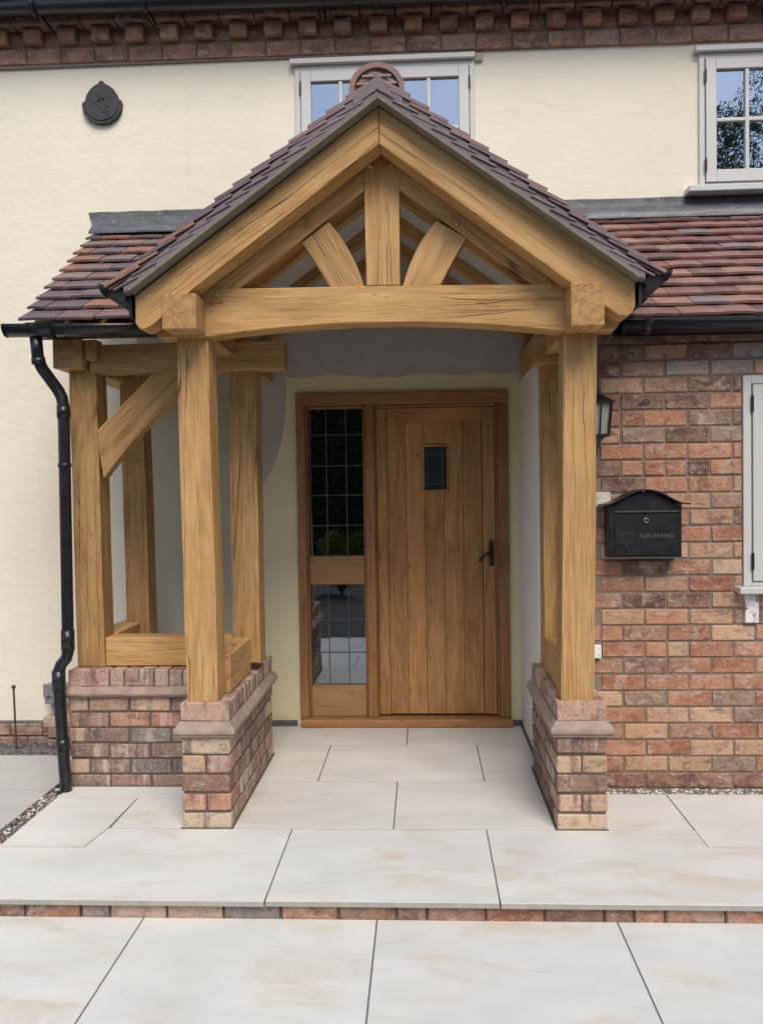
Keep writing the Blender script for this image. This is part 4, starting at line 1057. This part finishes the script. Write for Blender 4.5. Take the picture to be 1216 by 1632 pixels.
# faint emblem: arc of strokes over two bars and a point
bm = bmesh.new()
for i in range(7):
    t = i / 6; bm_box(bm, .918 + .066 * t, .918 + .066 * t + .006, .3948, .3958, 1.232 + .006 * math.sin(math.pi * t), 1.250 + .006 * math.sin(math.pi * t))
for a, b, z_ in ((.934, .970, 1.222), (.916, .990, 1.209), (.926, .980, 1.201)): bm_box(bm, a, b, .3948, .3958, z_, z_ + .0032)
bm_box(bm, .948, .958, .3948, .3958, 1.186, 1.199)
link('emblem', me_from(bm, 'emblem', mat_plain('faint_print', (.035, .035, .04), .5)), None, mb)

ln = root('wall_lantern', 'black carriage lantern with frosted glass half hidden by the right post', 'lantern', (.80, .505, 1.62))
def frust(name, mat, cx, cy, z0, z1, w0, w1, parent, b=.002):
    bm = bmesh.new(); a = [bm.verts.new((cx + sx * w0, cy + sy * w0, z0)) for sx, sy in ((-1, -1), (1, -1), (1, 1), (-1, 1))]; c = [bm.verts.new((cx + sx * w1, cy + sy * w1, z1)) for sx, sy in ((-1, -1), (1, -1), (1, 1), (-1, 1))]
    bm.faces.new(a); bm.faces.new(c)
    for k in range(4): bm.faces.new((a[k], a[(k + 1) % 4], c[(k + 1) % 4], c[k]))
    if b: bev(bm, b)
    return link(name, me_from(bm, name, mat), None, parent)
lx, ly = .803, .42
frust('lamp_roof', BLACKM, lx, ly, 1.852, 1.862, .088, .088, ln); frust('lamp_roof', BLACKM, lx, ly, 1.862, 1.895, .082, .038, ln); frust('finial', BLACKM, lx, ly, 1.895, 1.93, .030, .026, ln)
frust('lamp_base', BLACKM, lx, ly, 1.698, 1.712, .064, .070, ln); frust('glass', FROST, lx, ly, 1.713, 1.851, .054, .064, ln, 0)
for sx in (-1, 1):
    for sy in (-1, 1): beam('corner_bar', (lx + sx * .062, ly + sy * .062, 1.71), (lx + sx * .073, ly + sy * .073, 1.853), .012, .012, ln, (0, 1, 0), BLACKM, .002, 2)
beam('corner_bar', (lx + .022, ly - .062, 1.713), (lx + .026, ly - .072, 1.852), .006, .006, ln, (0, 1, 0), BLACKM, 0, 2)
frust('lamp_tail', BLACKM, lx, ly, 1.655, 1.698, .020, .045, ln)
frust('lamp_tail', BLACKM, lx, ly, 1.622, 1.655, .008, .026, ln); box('arm', BLACKM, lx - .02, lx + .02, .44, .505, 1.63, 1.69, ln, .004)
box('back_plate', BLACKM, lx - .035, lx + .035, .493, .506, 1.60, 1.80, ln, .003)

pq = root('wall_plaque', 'dark cast iron oval plaque high on the cream wall', 'plaque', (-1.945, 1.62, 3.76))
out = []
cx, cz = -1.947, 3.875
prof_ = [(0, -.120), (.05, -.112), (.092, -.085), (.118, -.045), (.126, 0.0), (.122, .022), (.106, .026), (.098, .055), (.075, .092), (.045, .116), (.022, .126), (.014, .140), (0, .146)]
for a, b in prof_: out.append((cx + a, cz + b))
for a, b in prof_[::-1][1:-1]: out.append((cx - a * .99, cz + b - (.004 if a > .1 else 0)))
prism('plaque_plate', out, 1.590, 1.624, pq, 0, IRON, .005)
prism('plaque_relief', [(cx + (x - cx) * .84, cz + .0 + (z - cz) * .84) for x, z in out], 1.584, 1.592, pq, 0, IRON, .004)
bm = bmesh.new(); rr = random.Random(3)
for i in range(26):
    a = rr.uniform(-.06, .06); b = rr.uniform(-.07, .05); vv = bmesh.ops.create_icosphere(bm, subdivisions=1, radius=rr.uniform(.005, .010))['verts']
    for v in vv: v.co = Vector((v.co.x * 1.6 + cx + a, v.co.y * .15 + 1.584, v.co.z * .8 + cz + b))
for sx in (-.012, .012):
    vv = bmesh.ops.create_icosphere(bm, subdivisions=2, radius=.008)['verts']
    for v in vv: v.co += Vector((cx + sx, 1.580, cz + .03))
link('plaque_figure', me_from(bm, 'plaque_figure', IRON, None, True), None, pq)

sk = root('outdoor_socket', 'small white box on the brick wall beside the right post', 'socket box', (.82, .505, .64))
box('socket_box', SOCK, .775, .848, .478, .506, .640, .704, sk, .005, 2); box('socket_button', GREYP, .833, .839, .4755, .4785, .652, .657, sk, .001)
mt = root('meter_box', 'small grey service box low on the cream wall behind the downpipe', 'service box', (-2.3, 1.6, .1))
box('box_body', GREYP, -2.375, -2.21, 1.53, 1.618, .158, .278, mt, .006, 2); box('box_lid', GREYP, -2.38, -2.205, 1.522, 1.532, .20, .284, mt, .004); box('conduit', GREYP, -2.345, -2.30, 1.56, 1.60, .06, .157, mt, .004)
bm = bmesh.new(); tube(bm, [(-2.345, 1.521, .21), (-2.345, 1.518, .21)], .006, 8); link('screw', me_from(bm, 'screw', BLACKM), None, mt)
st = root('ground_stake', 'thin rusty steel rod with a ball top standing in the slate chippings', 'stake', (-2.525, 1.45, -.12))
bm = bmesh.new(); tube(bm, [(-2.522, 1.45, -.13), (-2.530, 1.45, .275)], .0065, 8); link('rod', me_from(bm, 'rod', RUST), None, st)
bm = bmesh.new(); vv = bmesh.ops.create_icosphere(bm, subdivisions=2, radius=.0135)['verts']
for v in vv: v.co += Vector((-2.530, 1.45, .285))
link('ball_top', me_from(bm, 'ball_top', RUST, None, True), None, st)

# =================================================================== GARDEN BEHIND THE CAMERA (seen in the panes)
LEAF = mat_leaf('tree_leaf', (.09, .13, .045)); BARK = mat_plain('bark', (.09, .07, .05), .9, .3, .8, .1, 0, 12, .02)
def leaf_mesh(seed, lobes, n, size):
    rr = random.Random(seed); V, F = [], []
    for (cx_, cy_, cz_, rx, rz), w_ in lobes:
        for _ in range(int(n * w_)):
            d = Vector((rr.gauss(0, 1), rr.gauss(0, 1), rr.gauss(0, 1))).normalized() * (rr.random() ** .4)
            c = Vector((cx_ + d.x * rx, cy_ + d.y * rx, cz_ + d.z * rz))
            if noise.noise(c * .9) < -.12: continue
            a = Vector((rr.gauss(0, 1), rr.gauss(0, 1), rr.gauss(0, 1))).normalized() * size * rr.uniform(.6, 1.3); b = a.orthogonal().normalized() * size * .5
            k = len(V); V += [c - a, c + b, c + a, c - b]; F.append((k, k + 1, k + 2, k + 3))
    me = bpy.data.meshes.new('crown'); me.from_pydata([tuple(v) for v in V], [], F); me.materials.append(LEAF); return me
def tree(name, label, x, y, h, r, seed):
    t = root(name, label, 'tree', (x, y, -.16), 'garden trees behind the viewer')
    rr = random.Random(seed); bm = bmesh.new()
    tube(bm, [(x, y, -.2), (x + .1, y, h * .35), (x - .1, y + .1, h * .65), (x, y, h * .9)], [.22, .17, .1, .03], 10)
    lobes = [((x, y, h * .68, r * .8, h * .30), 1.0)]
    for i in range(9):
        a = rr.uniform(0, 6.28); q = r * rr.uniform(.45, .95); z = h * rr.uniform(.42, .85)
        tube(bm, [(x, y, z * .7), (x + q * .5 * math.cos(a), y + q * .5 * math.sin(a), z * .88), (x + q * math.cos(a), y + q * math.sin(a), z)], [.07, .05, .02], 6)
        lobes.append(((x + q * math.cos(a), y + q * math.sin(a), z, r * .42, r * .38), .35))
    link('trunk', me_from(bm, 'trunk', BARK), None, t)
    link('crown', leaf_mesh(seed, lobes, 34000 if x > 7 and x < 9 else 6000, .032 if x > 7 and x < 9 else .08), None, t)
tree('garden_tree', 'tall loose-crowned tree right of the drive behind the viewer', 8.0, -9.5, 10.6, 3.0, 3)
tree('garden_tree', 'shorter dense tree at the far right behind the viewer', 13.5, -12, 9.5, 3.2, 9)
tree('garden_tree', 'broad tree at the left behind the viewer', -7.0, -15, 6.0, 2.8, 12)
hd = root('garden_hedge', 'dark clipped hedge closing the garden behind the viewer', 'hedge', (0, -16, -.16))
bm = bmesh.new(); bm_box(bm, -22, 22, -16.5, -15.7, -.16, 4.6); link('hedge_core', me_from(bm, 'hedge_core', mat_plain('hedge_inner', (.015, .02, .008), .95)), None, hd)
rr = random.Random(8); V, F = [], []
for _ in range(30000):
    c = Vector((rr.uniform(-22, 22), rr.choice([-15.65, -15.65, -16.1]) + rr.uniform(-.15, .15), rr.uniform(-.1, 5.0))); a = Vector((rr.gauss(0, 1), rr.gauss(0, 1), rr.gauss(0, 1))).normalized() * .09; b = a.orthogonal().normalized() * .05
    k = len(V); V += [c - a, c + b, c + a, c - b]; F.append((k, k + 1, k + 2, k + 3))
me = bpy.data.meshes.new('hedge_leaves'); me.from_pydata([tuple(v) for v in V], [], F); me.materials.append(LEAF); link('hedge_leaves', me, None, hd)

LG = mat_leaf('shrub_leaf', (.20, .24, .06))
sb = root('garden_shrub', 'low yellow-green shrub on the drive behind the viewer', 'shrub', (-1.25, -6.0, -.16))
bm = bmesh.new(); rr = random.Random(5)
for i in range(9):
    a = rr.uniform(0, 6.28); tube(bm, [(-1.25, -6.0, -.16), (-1.25 + .12 * math.cos(a), -6 + .12 * math.sin(a), .25), (-1.25 + .3 * math.cos(a), -6 + .3 * math.sin(a), .6)], [.014, .01, .005], 6)
link('stems', me_from(bm, 'stems', BARK), None, sb)
V, F = [], []
for cx_, cz_, rad, n_ in ((-1.48, .62, .17, 300), (-1.36, .74, .12, 170), (-1.28, .60, .16, 260), (-1.04, .66, .15, 220), (-.95, .78, .08, 90), (-1.15, .52, .2, 300), (-1.25, .28, .36, 900)):
    for i in range(n_):
        v = Vector((rr.gauss(0, 1), rr.gauss(0, 1), rr.gauss(0, 1))).normalized() * rad * rr.uniform(.5, 1); c = Vector((cx_, -6.0, cz_)) + v
        a = Vector((rr.gauss(0, 1), rr.gauss(0, 1), rr.gauss(0, 1))).normalized() * .035; b = a.orthogonal().normalized() * .014
        k = len(V); V += [c - a, c + b, c + a, c - b]; F.append((k, k + 1, k + 2, k + 3))
me = bpy.data.meshes.new('leaves'); me.from_pydata([tuple(v) for v in V], [], F); me.materials.append(LG); link('leaves', me, None, sb)
